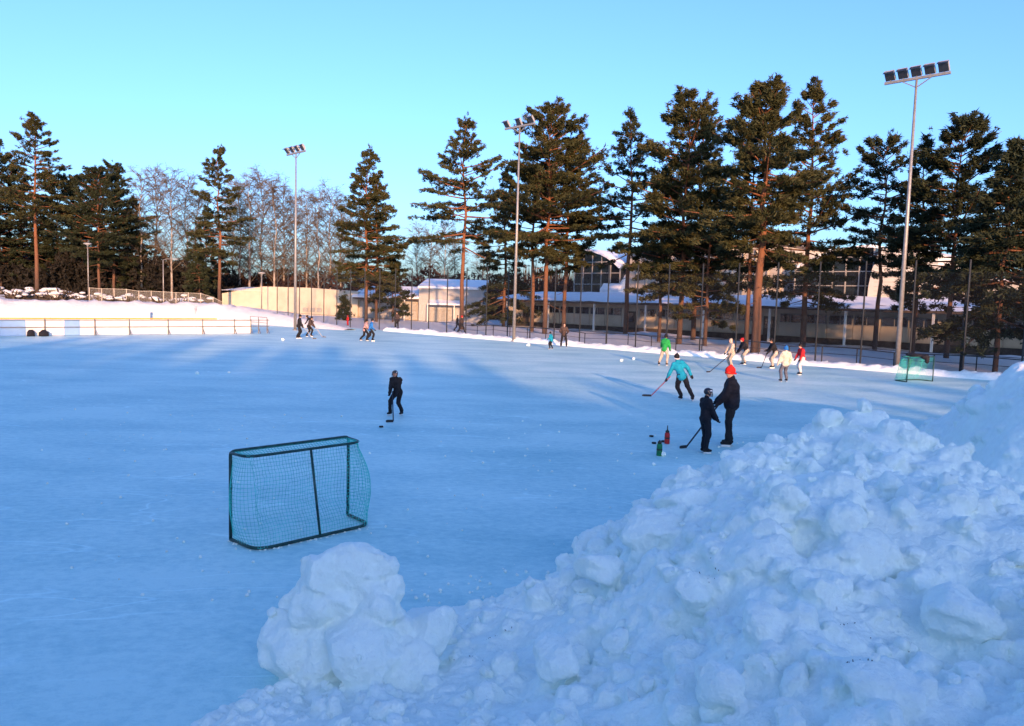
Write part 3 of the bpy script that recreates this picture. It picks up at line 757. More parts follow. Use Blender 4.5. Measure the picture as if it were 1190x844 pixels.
PB = 'pines beyond the tall fence'
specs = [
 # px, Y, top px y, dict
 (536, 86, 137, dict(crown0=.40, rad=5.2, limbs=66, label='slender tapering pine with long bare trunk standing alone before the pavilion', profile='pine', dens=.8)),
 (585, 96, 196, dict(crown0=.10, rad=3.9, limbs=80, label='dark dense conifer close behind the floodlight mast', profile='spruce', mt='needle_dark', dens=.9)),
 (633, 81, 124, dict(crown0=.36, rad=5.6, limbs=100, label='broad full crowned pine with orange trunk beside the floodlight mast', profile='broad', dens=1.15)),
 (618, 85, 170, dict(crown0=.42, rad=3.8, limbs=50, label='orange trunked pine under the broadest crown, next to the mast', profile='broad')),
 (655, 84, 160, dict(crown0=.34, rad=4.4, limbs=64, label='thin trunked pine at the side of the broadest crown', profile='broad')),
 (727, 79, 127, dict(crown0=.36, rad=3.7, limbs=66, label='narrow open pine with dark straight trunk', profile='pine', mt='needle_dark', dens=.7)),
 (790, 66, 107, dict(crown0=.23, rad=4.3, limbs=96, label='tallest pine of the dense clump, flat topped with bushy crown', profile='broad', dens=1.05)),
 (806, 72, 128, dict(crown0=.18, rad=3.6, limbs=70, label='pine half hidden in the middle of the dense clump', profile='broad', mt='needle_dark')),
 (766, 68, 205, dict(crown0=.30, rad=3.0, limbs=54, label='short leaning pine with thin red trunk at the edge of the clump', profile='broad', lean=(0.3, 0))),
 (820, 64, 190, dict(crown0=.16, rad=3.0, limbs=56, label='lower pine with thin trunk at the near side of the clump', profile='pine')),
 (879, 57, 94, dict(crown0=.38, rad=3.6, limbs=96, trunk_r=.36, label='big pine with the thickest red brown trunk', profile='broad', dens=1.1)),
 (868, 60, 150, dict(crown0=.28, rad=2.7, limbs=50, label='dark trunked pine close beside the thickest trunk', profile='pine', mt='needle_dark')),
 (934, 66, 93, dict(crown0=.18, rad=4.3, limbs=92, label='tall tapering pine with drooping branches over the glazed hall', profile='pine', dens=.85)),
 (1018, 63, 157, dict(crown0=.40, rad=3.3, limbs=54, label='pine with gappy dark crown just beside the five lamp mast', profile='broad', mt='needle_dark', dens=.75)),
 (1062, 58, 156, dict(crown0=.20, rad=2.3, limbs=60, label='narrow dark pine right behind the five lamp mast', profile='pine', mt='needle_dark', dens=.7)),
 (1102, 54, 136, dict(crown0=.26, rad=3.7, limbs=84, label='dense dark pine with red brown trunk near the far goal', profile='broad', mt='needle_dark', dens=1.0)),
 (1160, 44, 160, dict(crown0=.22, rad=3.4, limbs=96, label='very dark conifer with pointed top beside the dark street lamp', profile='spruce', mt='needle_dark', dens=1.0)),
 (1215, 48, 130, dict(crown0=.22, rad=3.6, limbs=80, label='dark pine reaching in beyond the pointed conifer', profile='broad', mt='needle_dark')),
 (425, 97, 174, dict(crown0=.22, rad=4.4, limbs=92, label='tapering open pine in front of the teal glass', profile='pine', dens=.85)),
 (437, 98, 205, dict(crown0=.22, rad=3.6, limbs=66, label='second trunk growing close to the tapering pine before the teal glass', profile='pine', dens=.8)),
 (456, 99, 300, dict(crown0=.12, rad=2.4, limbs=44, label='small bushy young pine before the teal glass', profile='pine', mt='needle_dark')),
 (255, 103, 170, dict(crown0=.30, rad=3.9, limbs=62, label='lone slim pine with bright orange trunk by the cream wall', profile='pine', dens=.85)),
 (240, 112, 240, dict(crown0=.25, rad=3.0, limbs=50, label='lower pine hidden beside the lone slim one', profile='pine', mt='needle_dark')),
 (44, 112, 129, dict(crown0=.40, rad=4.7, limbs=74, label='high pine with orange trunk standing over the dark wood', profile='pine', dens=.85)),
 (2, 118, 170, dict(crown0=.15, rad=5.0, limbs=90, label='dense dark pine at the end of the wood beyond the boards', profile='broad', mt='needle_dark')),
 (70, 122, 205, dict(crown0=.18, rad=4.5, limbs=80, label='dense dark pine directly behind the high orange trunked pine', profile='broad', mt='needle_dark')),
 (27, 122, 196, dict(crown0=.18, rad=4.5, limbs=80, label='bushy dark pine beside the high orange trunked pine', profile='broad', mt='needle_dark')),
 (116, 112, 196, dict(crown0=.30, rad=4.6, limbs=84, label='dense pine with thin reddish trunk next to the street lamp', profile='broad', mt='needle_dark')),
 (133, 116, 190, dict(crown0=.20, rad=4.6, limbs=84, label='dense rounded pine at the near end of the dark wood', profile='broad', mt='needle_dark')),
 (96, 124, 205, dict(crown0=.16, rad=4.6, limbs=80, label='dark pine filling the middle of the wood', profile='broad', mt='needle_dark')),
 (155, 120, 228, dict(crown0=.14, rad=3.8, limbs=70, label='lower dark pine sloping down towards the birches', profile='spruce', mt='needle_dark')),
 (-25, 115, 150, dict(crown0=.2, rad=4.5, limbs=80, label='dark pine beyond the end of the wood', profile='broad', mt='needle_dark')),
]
for i, (px, Y, yt, kw) in enumerate(specs):
    tree_at(px, Y, yt, seed=100 + i, group=PB if Y < 90 else None, **kw)

# small spruce beside the wall, and dark undergrowth spruces filling the foot of the left wood
for i, (px, Y, yt) in enumerate([(400, 103, 345), (232, 108, 290), (60, 127, 262), (15, 125, 260), (88, 127, 270), (145, 125, 275), (118, 128, 258)]):
    tree_at(px, Y, yt, seed=300 + i, crown0=.04, rad=2.6 if i else 1.2, limbs=60 if i else 34, profile='spruce', mt='needle_dark', dens=.75, name='spruce_tree', dead=0,
            label='small green spruce before the pavilion wall' if i == 0 else 'low dark spruce in the undergrowth of the left wood', group=None if i == 0 else 'low spruces under the left wood')

# bare birches: four shapes, copied
def birch(seed, H):
    rng = random.Random(seed); t = thing('birch_tree', 'x', 'tree')
    tr = MB(); tw = MB(); ax = [Vector((rng.gauss(0, .035) * i, rng.gauss(0, .035) * i, H * i / 8)) for i in range(9)]
    tr.tube([ax[0] - Vector((0, 0, .3))] + ax, [0.011 * H] + [0.010 * H * (1 - .92 * i / 8) for i in range(9)], 7)
    tr.build('trunk', 'bark_birch', t, True)
    for i in range(46):
        f = 0.20 + 0.78 * (i + rng.random()) / 46; x = f * 8 * .999; k = int(x); o = ax[k].lerp(ax[min(8, k + 1)], x - k)
        az = i * 2.4 + rng.gauss(0, .4); Ln = H * (0.07 + 0.22 * (1 - f) ** 0.7) * rng.uniform(.7, 1.2); el = radians(rng.uniform(38, 68))
        d = Vector((cos(az) * cos(el), sin(az) * cos(el), sin(el)))
        pts = [o + d * Ln * u + Vector((cos(az), sin(az), -0.25)) * (u * u * Ln * .22) for u in (0, .33, .66, 1)]
        tw.tube(pts, [.05, .038, .026, .014], 4, False)
        for j in range(9):
            u = rng.uniform(.25, 1); m_ = o + d * Ln * u + Vector((cos(az), sin(az), -0.25)) * (u * u * Ln * .22)
            d2 = (d + Vector((rng.gauss(0, .6), rng.gauss(0, .6), rng.gauss(-.1, .35)))).normalized(); l2 = rng.uniform(.6, 1.7)
            e2 = m_ + d2 * l2; tw.tube([m_, m_ + d2 * l2 * .5, e2 + Vector((0, 0, -.15))], [.026, .02, .012], 3, False)
            for q in range(6):
                w = rng.uniform(.3, 1); s0 = m_.lerp(e2, w); d3 = (d2 + Vector((rng.gauss(0, .7), rng.gauss(0, .7), rng.gauss(-.55, .3)))).normalized()
                tw.tube([s0, s0 + d3 * rng.uniform(.4, 1.0)], [.016, .008], 3, False)
    tw.build('crown', 'twig', t)
    return t
prot = [birch(40 + i, 20.0) for i in range(4)]
bl = [(165, 118, 205, 'pale bare birch at the edge of the dark wood'), (182, 124, 200, None), (200, 116, 203, 'tall pale birch between the dark wood and the lone slim pine'), (218, 126, 212, None), (230, 128, 225, None),
      (278, 126, 215, None), (290, 122, 208, None), (303, 128, 206, None), (318, 121, 212, None), (329, 130, 222, None), (356, 126, 225, None), (370, 124, 228, None), (384, 130, 222, None), (396, 134, 240, None), (410, 138, 250, None),
      (484, 140, 265, None), (500, 146, 270, None), (516, 138, 262, None), (527, 150, 275, None), (560, 150, 280, None), (270, 132, 235, None), (342, 135, 232, None)]
rnd = random.Random(7); usedp = set()
for i, (px, Y, yt, lab) in enumerate(bl):
    src = prot[i % 4]
    b = src if (i % 4) not in usedp else copy_tree(src); usedp.add(i % 4)
    p = D(px, 370, Y); z = gz(p); H = D(px, yt, Y).z - z
    b.location = (p.x, p.y, z); k = H / 20.0; b.scale = (k, k, k); b.rotation_euler.z = rnd.random() * 6.28
    b['label'] = lab or ('leafless birch on the skyline past the white walled end of the pavilion' if px > 450 else 'leafless birch between the birch framed mast and the tapering pine' if px > 335 else 'leafless birch behind the sloping end of the cream pavilion' if px > 250 else 'leafless birch beside the dark wood')
    if px == 1: b['label'] = 'leafless birch reaching over the dark wood beyond the boards'
    b['group'] = 'bare birches behind the rink' if not lab else 'single birches'

# far wood: one brown mass of trunks and brushwood along the skyline, and pale lit brush at centre
def far_wood(name, x0, x1, Y0, Y1, hmin, hmax, n, mt, label, seed, w=0.10):
    rng = np.random.default_rng(seed); X = rng.uniform(x0, x1, n); Y = rng.uniform(Y0, Y1, n); Z = ground_z(X, Y)
    h = hmin + (hmax - hmin) * rng.random(n) ** 1.4 * (0.7 + .3 * np.sin(X * .13 + 1) * np.sin(X * .037)); lx = rng.normal(0, .10, n) * h; ly = rng.normal(0, .1, n) * h
    B = np.stack([X, Y, Z - .2], -1); T = np.stack([X + lx, Y + ly, Z + h], -1); a = rng.uniform(0, pi, n); u = np.stack([np.cos(a), np.sin(a), 0 * a], -1) * w
    u2 = np.stack([-np.sin(a), np.cos(a), 0 * a], -1) * w
    V = np.stack([B - u, B + u, T, B - u2, B + u2, T + .01], 1).reshape(-1, 3); F = np.arange(len(V)).reshape(-1, 3)
    o = link(name, np_mesh(name, V, F), mt); tag(o, label, 'wood', None, 'stuff'); return o
def bush_mass(name, x0, x1, Y0, Y1, h, n, mt, label, seed):
    rng = np.random.default_rng(seed); X = rng.uniform(x0, x1, n); Y = rng.uniform(Y0, Y1, n)
    hh = h * (0.65 + .35 * vnoise(np.stack([X * .22, Y * .22, X * 0], -1), seed)); f = rng.random(n)
    P = np.stack([X, Y, ground_z(X, Y) + hh * f], -1)
    me = blades(P, np.tile([0, -.2, .3], (n, 1)), rng, 3, .9, .16, name); o = link(name, me, mt); tag(o, label, 'undergrowth', None, 'stuff')
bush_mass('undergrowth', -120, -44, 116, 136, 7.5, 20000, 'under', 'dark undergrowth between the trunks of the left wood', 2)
bush_mass('brushwood', -100, 12, 126, 148, 9.0, 27000, 'brush', 'brown leafless brushwood on the skyline behind the pavilion', 1)
far_wood('brushwood', 0, 110, 130, 175, 5, 14, 3200, 'shrub', 'dark far wood behind the long low building', 3, .3)

# low snow dusted shrubs on the rise behind the boards
def shrub_mesh(seed):
    rng = random.Random(seed); mb = MB()
    for i in range(46):
        a = rng.uniform(0, 6.28); e = rng.uniform(.15, 1.4); l_ = rng.uniform(.35, .8); d = Vector((cos(a) * cos(e), sin(a) * cos(e), sin(e)))
        s = Vector((rng.gauss(0, .2), rng.gauss(0, .2), 0)); mb.tube([s, s + d * l_ * .6, s + d * l_ + Vector((0, 0, -.05))], [.03, .045, .02], 4, False)
    me = mb.mesh('branches'); me.materials.append(M['shrub'])
    c = MB(); 
    for i in range(3): c.ell((rng.gauss(0, .3), rng.gauss(0, .3), .35 + rng.random() * .25), (.28, .22, .12), 8, 5)
    c2 = c.mesh('snow_cap'); c2.materials.append(M['snow'])
    for p in c2.polygons: p.use_smooth = True
    return me, c2
sh = [shrub_mesh(i) for i in range(4)]
rnd = random.Random(3)
for i in range(44):
    px = rnd.uniform(-20, 250) if i > 16 else rnd.uniform(-10, 105); Y = 94 + rnd.random() * 14; p = D(px, 345, Y); z = gz(p)
    t = thing('shrub', 'low brown shrub capped with snow on the rise behind the boards', 'shrub', (p.x, p.y, z - .05), rnd.random() * 6, 'snow capped shrubs on the rise')
    k = rnd.uniform(.9, 1.9); t.scale = (k * 1.3, k * 1.3, k)
    for nm, me in zip(('branches', 'snow_cap'), sh[i % 4]):
        o = bpy.data.objects.new(nm, me); COL.objects.link(o); o.parent = t

# the wood behind the viewer that keeps the near ice in shade
def back_wood():
    rng = np.random.default_rng(77); PP = []; DD = []; tr = MB()
    for i in range(640):
        x = rng.uniform(-75, 95); y = rng.uniform(-48, -32)
        lim = float(np.interp(x, [-60, -30, -8, 4, 14, 19, 22, 25, 30, 38, 46, 60, 95], BACK_H)) * rng.uniform(.80, 1.03)
        z0 = gz((x, y)); n = 80; f = rng.random(n) ** .8; a = rng.uniform(0, 6.28, n); r = (1 - f) * 2.6 * np.sqrt(rng.random(n)) + .1
        PP.append(np.stack([x + r * np.cos(a), y + r * np.sin(a), z0 + .3 + f * (lim - .6)], -1)); DD.append(np.stack([np.cos(a), np.sin(a), 0 * a - .2], -1))
        tr.tube([(x, y, z0 - .2), (x, y, z0 + lim)], [.16, .03], 5)
    me = blades(np.concatenate(PP), np.concatenate(DD), rng, 4, .9, .28, 'conifer_wood')
    me.materials.append(M['needle_dark'])
    o = bpy.data.objects.new('conifer_wood', me); COL.objects.link(o); tag(o, 'dense young conifer wood on the viewer side of the rink', 'wood', None, 'stuff')
    tr.build('trunk', 'bark_pine', o)
BACK_H = [17, 17, 17, 16.3, 14.4, 12.6, 10.9, 11.0, 12.2, 14.2, 20, 24, 23]
back_wood()

# ------------------------------------------------------------------ ploughed snow heaps at the near edge
def tps(ctrl, X, Y, reg=0.02):
    C = np.array(ctrl); P = C[:, :2]; z = C[:, 2]; n = len(C)
    def U(r2): return np.where(r2 > 1e-12, r2 * np.log(r2 + 1e-12), 0)
    K = U(((P[:, None] - P[None]) ** 2).sum(-1)) + reg * np.eye(n); Q = np.concatenate([np.ones((n, 1)), P], 1)
    A = np.zeros((n + 3, n + 3)); A[:n, :n] = K; A[:n, n:] = Q; A[n:, :n] = Q.T
    w = np.linalg.solve(A, np.concatenate([z, np.zeros(3)]))
    XY = np.stack([X, Y], -1); r = np.zeros(len(X))
    for i in range(n): r += w[i] * U(((XY - P[i]) ** 2).sum(-1))
    return r + w[n] + XY @ w[n + 1:]
ctrl = []
def c_img(px, py, z): p = G(px, py, z); ctrl.append((p.x, p.y, z))
def c_pl(x, y, z): ctrl.append((x, y, z))
# skyline of the main heap as the photo shows it (measured height on each ray)
for q in [(1000, 470, 2.28), (1060, 492, 2.16), (985, 502, 2.0), (920, 506, 1.92), (872, 512, 1.84), (832, 548, 1.62), (762, 566, 1.40), (742, 604, 1.20), (690, 630, .92), (640, 645, 0.80), (585, 680, 0.50),
          (1112, 528, 1.98), (1140, 556, 1.86), (1190, 584, 1.84), (1240, 600, 1.84),
          (900, 590, 1.72), (1000, 580, 1.86), (1080, 600, 1.80), (1160, 660, 1.66), (820, 640, 1.34), (760, 660, 1.16), (940, 680, 1.52), (1060, 700, 1.54), (700, 700, 0.86), (820, 740, 1.20), (620, 720, 0.58), (560, 750, 0.42),
          (700, 800, 0.92), (900, 800, 1.30), (1100, 820, 1.42), (560, 820, 0.72), (460, 800, 0.42), (340, 790, 0.36), (280, 800, 0.36), (220, 835, 0.24), (240, 815, .26), (520, 700, 0.22), (480, 690, 0.10), (330, 740, 0.04), (290, 765, 0.02)]:
    c_img(*q)
# behind the crest it falls back to the ice; round the viewer it carries on as a bank
for q in [(-3.6, 6.6, -.25), (-2.9, 8.0, -.25), (-1.2, 8.6, -.25), (0.1, 9.2, -.2), (1.2, 10.2, -.2), (2.4, 11.0, -.2), (3.6, 12.0, -.2), (5.2, 12.4, -.1), (6.6, 12.0, -.1), (7.8, 10.6, .0),
          (-3.4, 5.0, -.25), (-3.4, 3.5, -.2), (-2.4, 2.4, .2), (-1.2, 2.2, .9), (0.5, 2.2, 1.25), (2.5, 2.0, 1.5), (5, 2.5, 1.6), (8, 3, 1.6), (0, 0, 1.3), (-2.5, -1, .5), (3, -1.5, 1.5), (7, 0, 1.6), (9.5, 6, 1.5), (8, 6, 1.6), (6.3, 8.6, .95), (7.4, 7.6, 1.25), (10, 8.5, 0.5)]:
    c_pl(*q)
x0, x1, y0, y1, st = -4.2, 10.2, -1.8, 13.2, 0.05
xs = np.arange(x0, x1, st); ys = np.arange(y0, y1, st); XX, YY = np.meshgrid(xs, ys); X = XX.ravel(); Y = YY.ravel()
Zb = tps(ctrl, X, Y) - 0.18
def heapz(x, y):
    i = int(np.clip((x - x0) / st, 0, len(xs) - 1)); j = int(np.clip((y - y0) / st, 0, len(ys) - 1)); return float(Z[j * len(xs) + i])
P3 = np.stack([X, Y, X * 0], -1)
k = np.clip((Zb + 0.05) / 0.5, 0, 1)
Z = Zb + k * (0.17 * fbm(P3 * 1.1, 21, 3) + 0.05 * np.abs(fbm(P3 * 3.3, 31, 3)) - .03)
pit = random.Random(5); pits = [(930, 605, 1.7), (806, 690, 1.2), (1040, 640, 1.6), (700, 690, 1.0), (990, 730, 1.45), (600, 700, .7), (1120, 640, 1.7)]
pits = [G(*q) for q in pits] + [Vector((pit.uniform(-1, 7), pit.uniform(3.5, 9), 0)) for _ in range(16)]
for q in pits:
    w_ = pit.uniform(.13, .28); d2 = ((X - q.x) ** 2 + ((Y - q.y) * 1.15) ** 2) / (w_ * w_); Z = Z - k * pit.uniform(.14, .30) * np.exp(-d2)
Z = np.maximum(Z, -0.35)
# rounded clods grow out of the heap
rng = random.Random(12); heap = MB()
V = np.stack([X, Y, Z], -1); nx, ny = len(xs), len(ys)
idx = np.arange(nx * ny).reshape(ny, nx)
F = np.stack([idx[:-1, :-1], idx[:-1, 1:], idx[1:, 1:], idx[1:, :-1]], -1).reshape(-1, 4)
# closed solid: skirt down to z=-0.5
heap.v = [tuple(v) for v in V.tolist()]; heap.f = [tuple(f) for f in F.tolist()]
bd_idx = list(idx[0, :]) + list(idx[1:, -1]) + list(idx[-1, -2::-1]) + list(idx[-2:0:-1, 0])
n0 = len(heap.v); heap.v += [(V[i][0], V[i][1], -0.6) for i in bd_idx]; nb = len(bd_idx)
for q in range(nb): heap.f.append((int(bd_idx[(q + 1) % nb]), int(bd_idx[q]), n0 + q, n0 + (q + 1) % nb))
heap.f.append(tuple(n0 + q for q in range(nb - 1, -1, -1)))
ico_cache = {}
def ico(sub):
    if sub not in ico_cache:
        b = bmesh.new(); bmesh.ops.create_icosphere(b, subdivisions=sub, radius=1); b.verts.ensure_lookup_table()
        ico_cache[sub] = (np.array([list(v.co) for v in b.verts]), [tuple(v.index for v in f.verts) for f in b.faces]); b.free()
    return ico_cache[sub]
def clod(c, r, seed, sub=2, amp=0.35, sq=(1, 1, 1)):
    v, f = ico(sub); rr = random.Random(seed)
    d = 1 + amp * fbm(v * 1.15 + seed * 3.7, seed, 2)
    # flatten a couple of sides, as broken clods are
    vv = v * d[:, None]
    for _ in range(7):
        n = np.array([rr.gauss(0, 1), rr.gauss(0, 1), rr.gauss(0, 1)]); n /= np.linalg.norm(n); t = vv @ n; cut = rr.uniform(.50, .85)
        vv = vv - np.maximum(0, t - cut)[:, None] * n * 0.85
    R = np.array(Euler((rr.random() * 6, rr.random() * 6, rr.random() * 6)).to_matrix())
    vv = (vv @ R.T) * np.array(sq) * r + np.array(list(c))
    return vv, f
def visible(x, y, z):
    d = Vector((x, y, z)) - CP; dep = d.dot(fw)
    if dep < 1: return False
    a = 595 + d.dot(rt) / dep * FPX; b = 422 - d.dot(upv) / dep * FPX
    return -60 < a < 1260 and 400 < b < 920
cnt = 0
while cnt < 4600:
    x = rng.uniform(-3.4, 9.8); y = rng.uniform(2.4, 12.2); z = heapz(x, y)
    if z < 0.05 or not visible(x, y, z): continue
    if vnoise(np.array([[x * .9, y * .9, 4.0]]), 3)[0] < -0.05 and rng.random() < .65: continue
    r = min(0.17, 0.022 + rng.expovariate(1 / 0.030)) * (0.8 if z < .4 else 1)
    vv, f = clod((x, y, z + r * rng.uniform(-.25, .5)), r, cnt + 1, 2 if r > .09 else 1, .42, (1, 1, .85)); heap.add(vv.tolist(), f); cnt += 1
# the standing lump left of the heap
for j, (px, py, z, r, sq) in enumerate([(392, 690, 0.80, 0.42, (1.05, .9, 1.0)), (385, 745, 0.42, 0.50, (1.1, .9, .9)), (355, 715, 0.55, 0.32, (1, .9, 1.1)), (402, 655, 1.08, 0.27, (1.1, .8, .9)), (372, 668, 1.00, 0.24, (1, 1, .8)),
                                   (432, 660, 1.05, 0.16, (1, 1, .9)), (452, 690, 0.82, 0.15, (1, 1, 1)), (440, 712, 0.7, 0.2, (1, 1, 1)), (430, 770, .35, .42, (1, 1, .8)), (340, 760, .3, .36, (1, 1, .9)),
                                   (490, 745, .42, .28, (1.1, 1, .85)), (470, 775, .3, .3, (1, 1, .8)), (425, 700, .75, .26, (1, 1, 1)), (365, 700, .75, .25, (1, 1, 1)), (462, 735, .5, .2, (1, 1, 1))]):
    c = G(px, py, z); vv, f = clod((c.x, c.y + r * .5, z - r * .1), r, 900 + j, 3, .34, sq); heap.add(vv.tolist(), f)
for j, (px, py, z, r, sq) in enumerate([(785, 615, 1.12, .42, (1.1, .9, .95)), (880, 552, 1.55, .36, (1.2, 1, .9)), (1030, 520, 1.92, .40, (1.3, 1, .8)), (1085, 548, 1.78, .34, (1, 1, .9)), (870, 650, 1.40, .36, (1.2, 1, .7)), (960, 600, 1.66, .34, (1, 1, .7)), (1010, 492, 2.08, .30, (1.2, .9, .8)), (1055, 508, 2.02, .30, (1, 1, .8)), (1100, 545, 1.8, .28, (1, 1, .8)), (1150, 575, 1.74, .30, (1.2, 1, .7)), (905, 525, 1.76, .22, (1.2, 1, .8)), (960, 520, 1.82, .22, (1, 1, .8)), (800, 580, 1.38, .26, (1.3, 1, .7)),
                                   (860, 545, 1.62, .22, (1, 1, .8)), (770, 620, 1.14, .30, (1.2, 1, .8)), (810, 690, 1.15, .16, (1, 1, 1)), (900, 650, 1.45, .24, (1.2, 1, .7)), (1020, 640, 1.58, .26, (1, 1, .8)), (1120, 700, 1.5, .24, (1, 1, .8)), (950, 760, 1.28, .2, (1, 1, .9)), (700, 660, .95, .22, (1.2, 1, .7)), (650, 760, .76, .2, (1, 1, .8)), (840, 800, 1.18, .16, (1, 1, .9)), (1040, 800, 1.38, .2, (1, 1, .8))]):
    c = G(px, py, z); vv, f = clod((c.x, c.y + r * .4, z - r * .25), r, 1900 + j, 3, .40, sq); heap.add(vv.tolist(), f)
cnt = 0
while cnt < 110:
    x = rng.uniform(-2.2, 8.5); y = rng.uniform(2.8, 10.8); z = heapz(x, y)
    if z < .3 or not visible(x, y, z): continue
    r = rng.uniform(.07, .19) * (.7 if z < .9 else 1); vv, f = clod((x, y, z + r * rng.uniform(.0, .55)), r, 8000 + cnt, 3, .40, (1, 1, .9)); heap.add(vv.tolist(), f); cnt += 1
me = remesh(heap, 0.018, 0)
# keep only what lies above the ice
bm_ = bmesh.new(); bm_.from_mesh(me); bmesh.ops.bisect_plane(bm_, geom=bm_.verts[:] + bm_.edges[:] + bm_.faces[:], plane_co=(0, 0, -0.03), plane_no=(0, 0, -1), clear_outer=True); bm_.to_mesh(me); bm_.free()
displace(me, 0.022, 6.0, 4, 5); displace(me, 0.007, 30.0, 8, 2)
pile = thing('snow_pile', 'huge ploughed heap of lumpy snow with a standing lump at its end', 'snow pile', (3, 7, 0))
def in_pile(me, nm, smooth=True, root=pile):
    o = link(nm, me, 'snow_pile', None, smooth); o.parent = root; o.matrix_parent_inverse = Matrix.Translation(root.location).inverted(); return o
in_pile(me, 'heap')
# loose clods that can be picked out: own pieces, sunk a little into the heap
clod_me = []
for i in range(9):
    vv, f = clod((0, 0, 0), 1.0, 500 + i, 3, .42, (1, 1, .8)); mm = bpy.data.meshes.new('snow_clod'); mm.from_pydata(vv.tolist(), [], f); mm.materials.append(M['snow_pile'])
    for p in mm.polygons: p.use_smooth = True
    displace(mm, 0.12, 2.6, i, 4); clod_me.append(mm)
from mathutils.bvhtree import BVHTree
bvh = BVHTree.FromPolygons([tuple(v.co) for v in me.vertices], [tuple(p.vertices) for p in me.polygons])
def drop(x, y):
    h = bvh.ray_cast(Vector((x, y, 6)), Vector((0, 0, -1))); return h[0]
cnt = 0
while cnt < 190:
    x = rng.uniform(-3.0, 9.0); y = rng.uniform(3.0, 11.5); q = drop(x, y)
    if q is None or q.z < 0.10 or not visible(x, y, q.z): continue
    r = min(.15, 0.03 + rng.expovariate(1 / 0.03))
    o = bpy.data.objects.new('snow_clod', clod_me[cnt % 9]); COL.objects.link(o)
    o.parent = pile; o.location = (x - 3, y - 7, q.z + r * .12); o.scale = (r, r, r); o.rotation_euler = (rng.random() * 6, rng.random() * 6, rng.random() * 6); cnt += 1
# grit, bark crumbs and twigs caught in clusters in the heap
gm = MB(); nclu = 0
spots = [G(806, 680, 1.15), G(822, 688, 1.12), G(580, 700, .6), G(545, 735, .5), G(945, 640, 1.5), G(1060, 705, 1.5), G(985, 690, 1.5), G(1000, 790, 1.35)]
while nclu < 9:
    if nclu < len(spots): x, y = spots[nclu].x, spots[nclu].y
    else: x = rng.uniform(-1.5, 7.5); y = rng.uniform(3.2, 9.5)
    nclu += 1
    for i in range(rng.randrange(3, 9)):
        xx = x + rng.gauss(0, .06); yy = y + rng.gauss(0, .03); q = drop(xx, yy)
        if q is None or q.z < .15: continue
        a = rng.random() * 6; l_ = rng.uniform(.003, .008)
        gm.box((xx, yy, q.z + l_ * .2), (l_ * rng.uniform(1, 2.6), l_ * .8, l_ * .6), R=Euler((a, a * 2, a)).to_matrix())
mat('grit', (0.045, 0.036, 0.028), 0.9, 0.4, 20)
o = gm.build('grit', 'grit', None); o.parent = pile; o.matrix_parent_inverse = Matrix.Translation(pile.location).inverted(); o['kind'] = 'stuff'

# second heap further along the rink edge, and the bank it continues in
ctrl2 = []
def c2(px, py, z): p = G(px, py, z); ctrl2.append((p.x, p.y, z))
for q in [(1190, 432, 2.35), (1150, 440, 2.1), (1128, 447, 1.75), (1108, 462, 1.45), (1090, 488, 1.0), (1240, 430, 2.15), (1190, 480, 1.7), (1150, 500, 1.25), (1190, 540, .9), (1120, 520, .7)]: c2(*q)
for q in [(7.0, 13.5, -.3), (6.6, 16, -.3), (8.2, 19.0, -.3), (10.5, 21, -.3), (8.5, 10.5, -.1), (12, 11, .6), (14, 14, 1.9), (12, 15, 2.0), (12, 13.2, 1.7), (15.5, 15.5, 1.8), (14, 18, 1.4), (13, 22, -.3), (17, 14, 1.8), (17, 18, 1.6), (17, 23, -.2), (8.3, 17.5, .3), (11, 13, 1.6), (17, 10, .8)]: ctrl2.append(q)
u0, u1, v0, v1, st2 = 6.0, 17.5, 10.0, 23.0, 0.08
xs2 = np.arange(u0, u1, st2); ys2 = np.arange(v0, v1, st2); XX, YY = np.meshgrid(xs2, ys2); X = XX.ravel(); Y = YY.ravel()
Z2 = tps(ctrl2, X, Y) - .48; P3 = np.stack([X, Y, X * 0], -1); kk = np.clip((Z2 + .05) / .4, 0, 1)
edge = sstep(0, 1.2, X - u0) * sstep(0, 1.2, Y - v0)
Zf = Z2 + kk * (0.12 * fbm(P3 * .9, 41, 3) + .08 * np.abs(fbm(P3 * 2.6, 51, 3)))
Zf = np.maximum(Zf * edge - (1 - edge) * .35, -.35)
nx, ny = len(xs2), len(ys2); idx = np.arange(nx * ny).reshape(ny, nx); V = np.stack([X, Y, Zf], -1)
h2 = MB(); h2.v = [tuple(v) for v in V.tolist()]; h2.f = [tuple(f) for f in np.stack([idx[:-1, :-1], idx[:-1, 1:], idx[1:, 1:], idx[1:, :-1]], -1).reshape(-1, 4).tolist()]
b_ = list(idx[0, :]) + list(idx[1:, -1]) + list(idx[-1, -2::-1]) + list(idx[-2:0:-1, 0]); n0 = len(h2.v); nb = len(b_); h2.v += [(V[i][0], V[i][1], -.6) for i in b_]
for q in range(nb): h2.f.append((int(b_[(q + 1) % nb]), int(b_[q]), n0 + q, n0 + (q + 1) % nb))
h2.f.append(tuple(n0 + q for q in range(nb - 1, -1, -1)))
for j in range(1100):
    x = rng.uniform(u0, 16); y = rng.uniform(v0, v1); i_ = int((x - u0) / st2); j_ = int((y - v0) / st2); z = float(Zf[min(j_, ny - 1) * nx + min(i_, nx - 1)])
    if z < .1: continue
    r = min(.30, .07 + rng.expovariate(1 / .06)); vv, f = clod((x, y, z + rng.uniform(-.3, .3) * r), r, 2000 + j, 2, .38, (1, 1, .85)); h2.add(vv.tolist(), f)
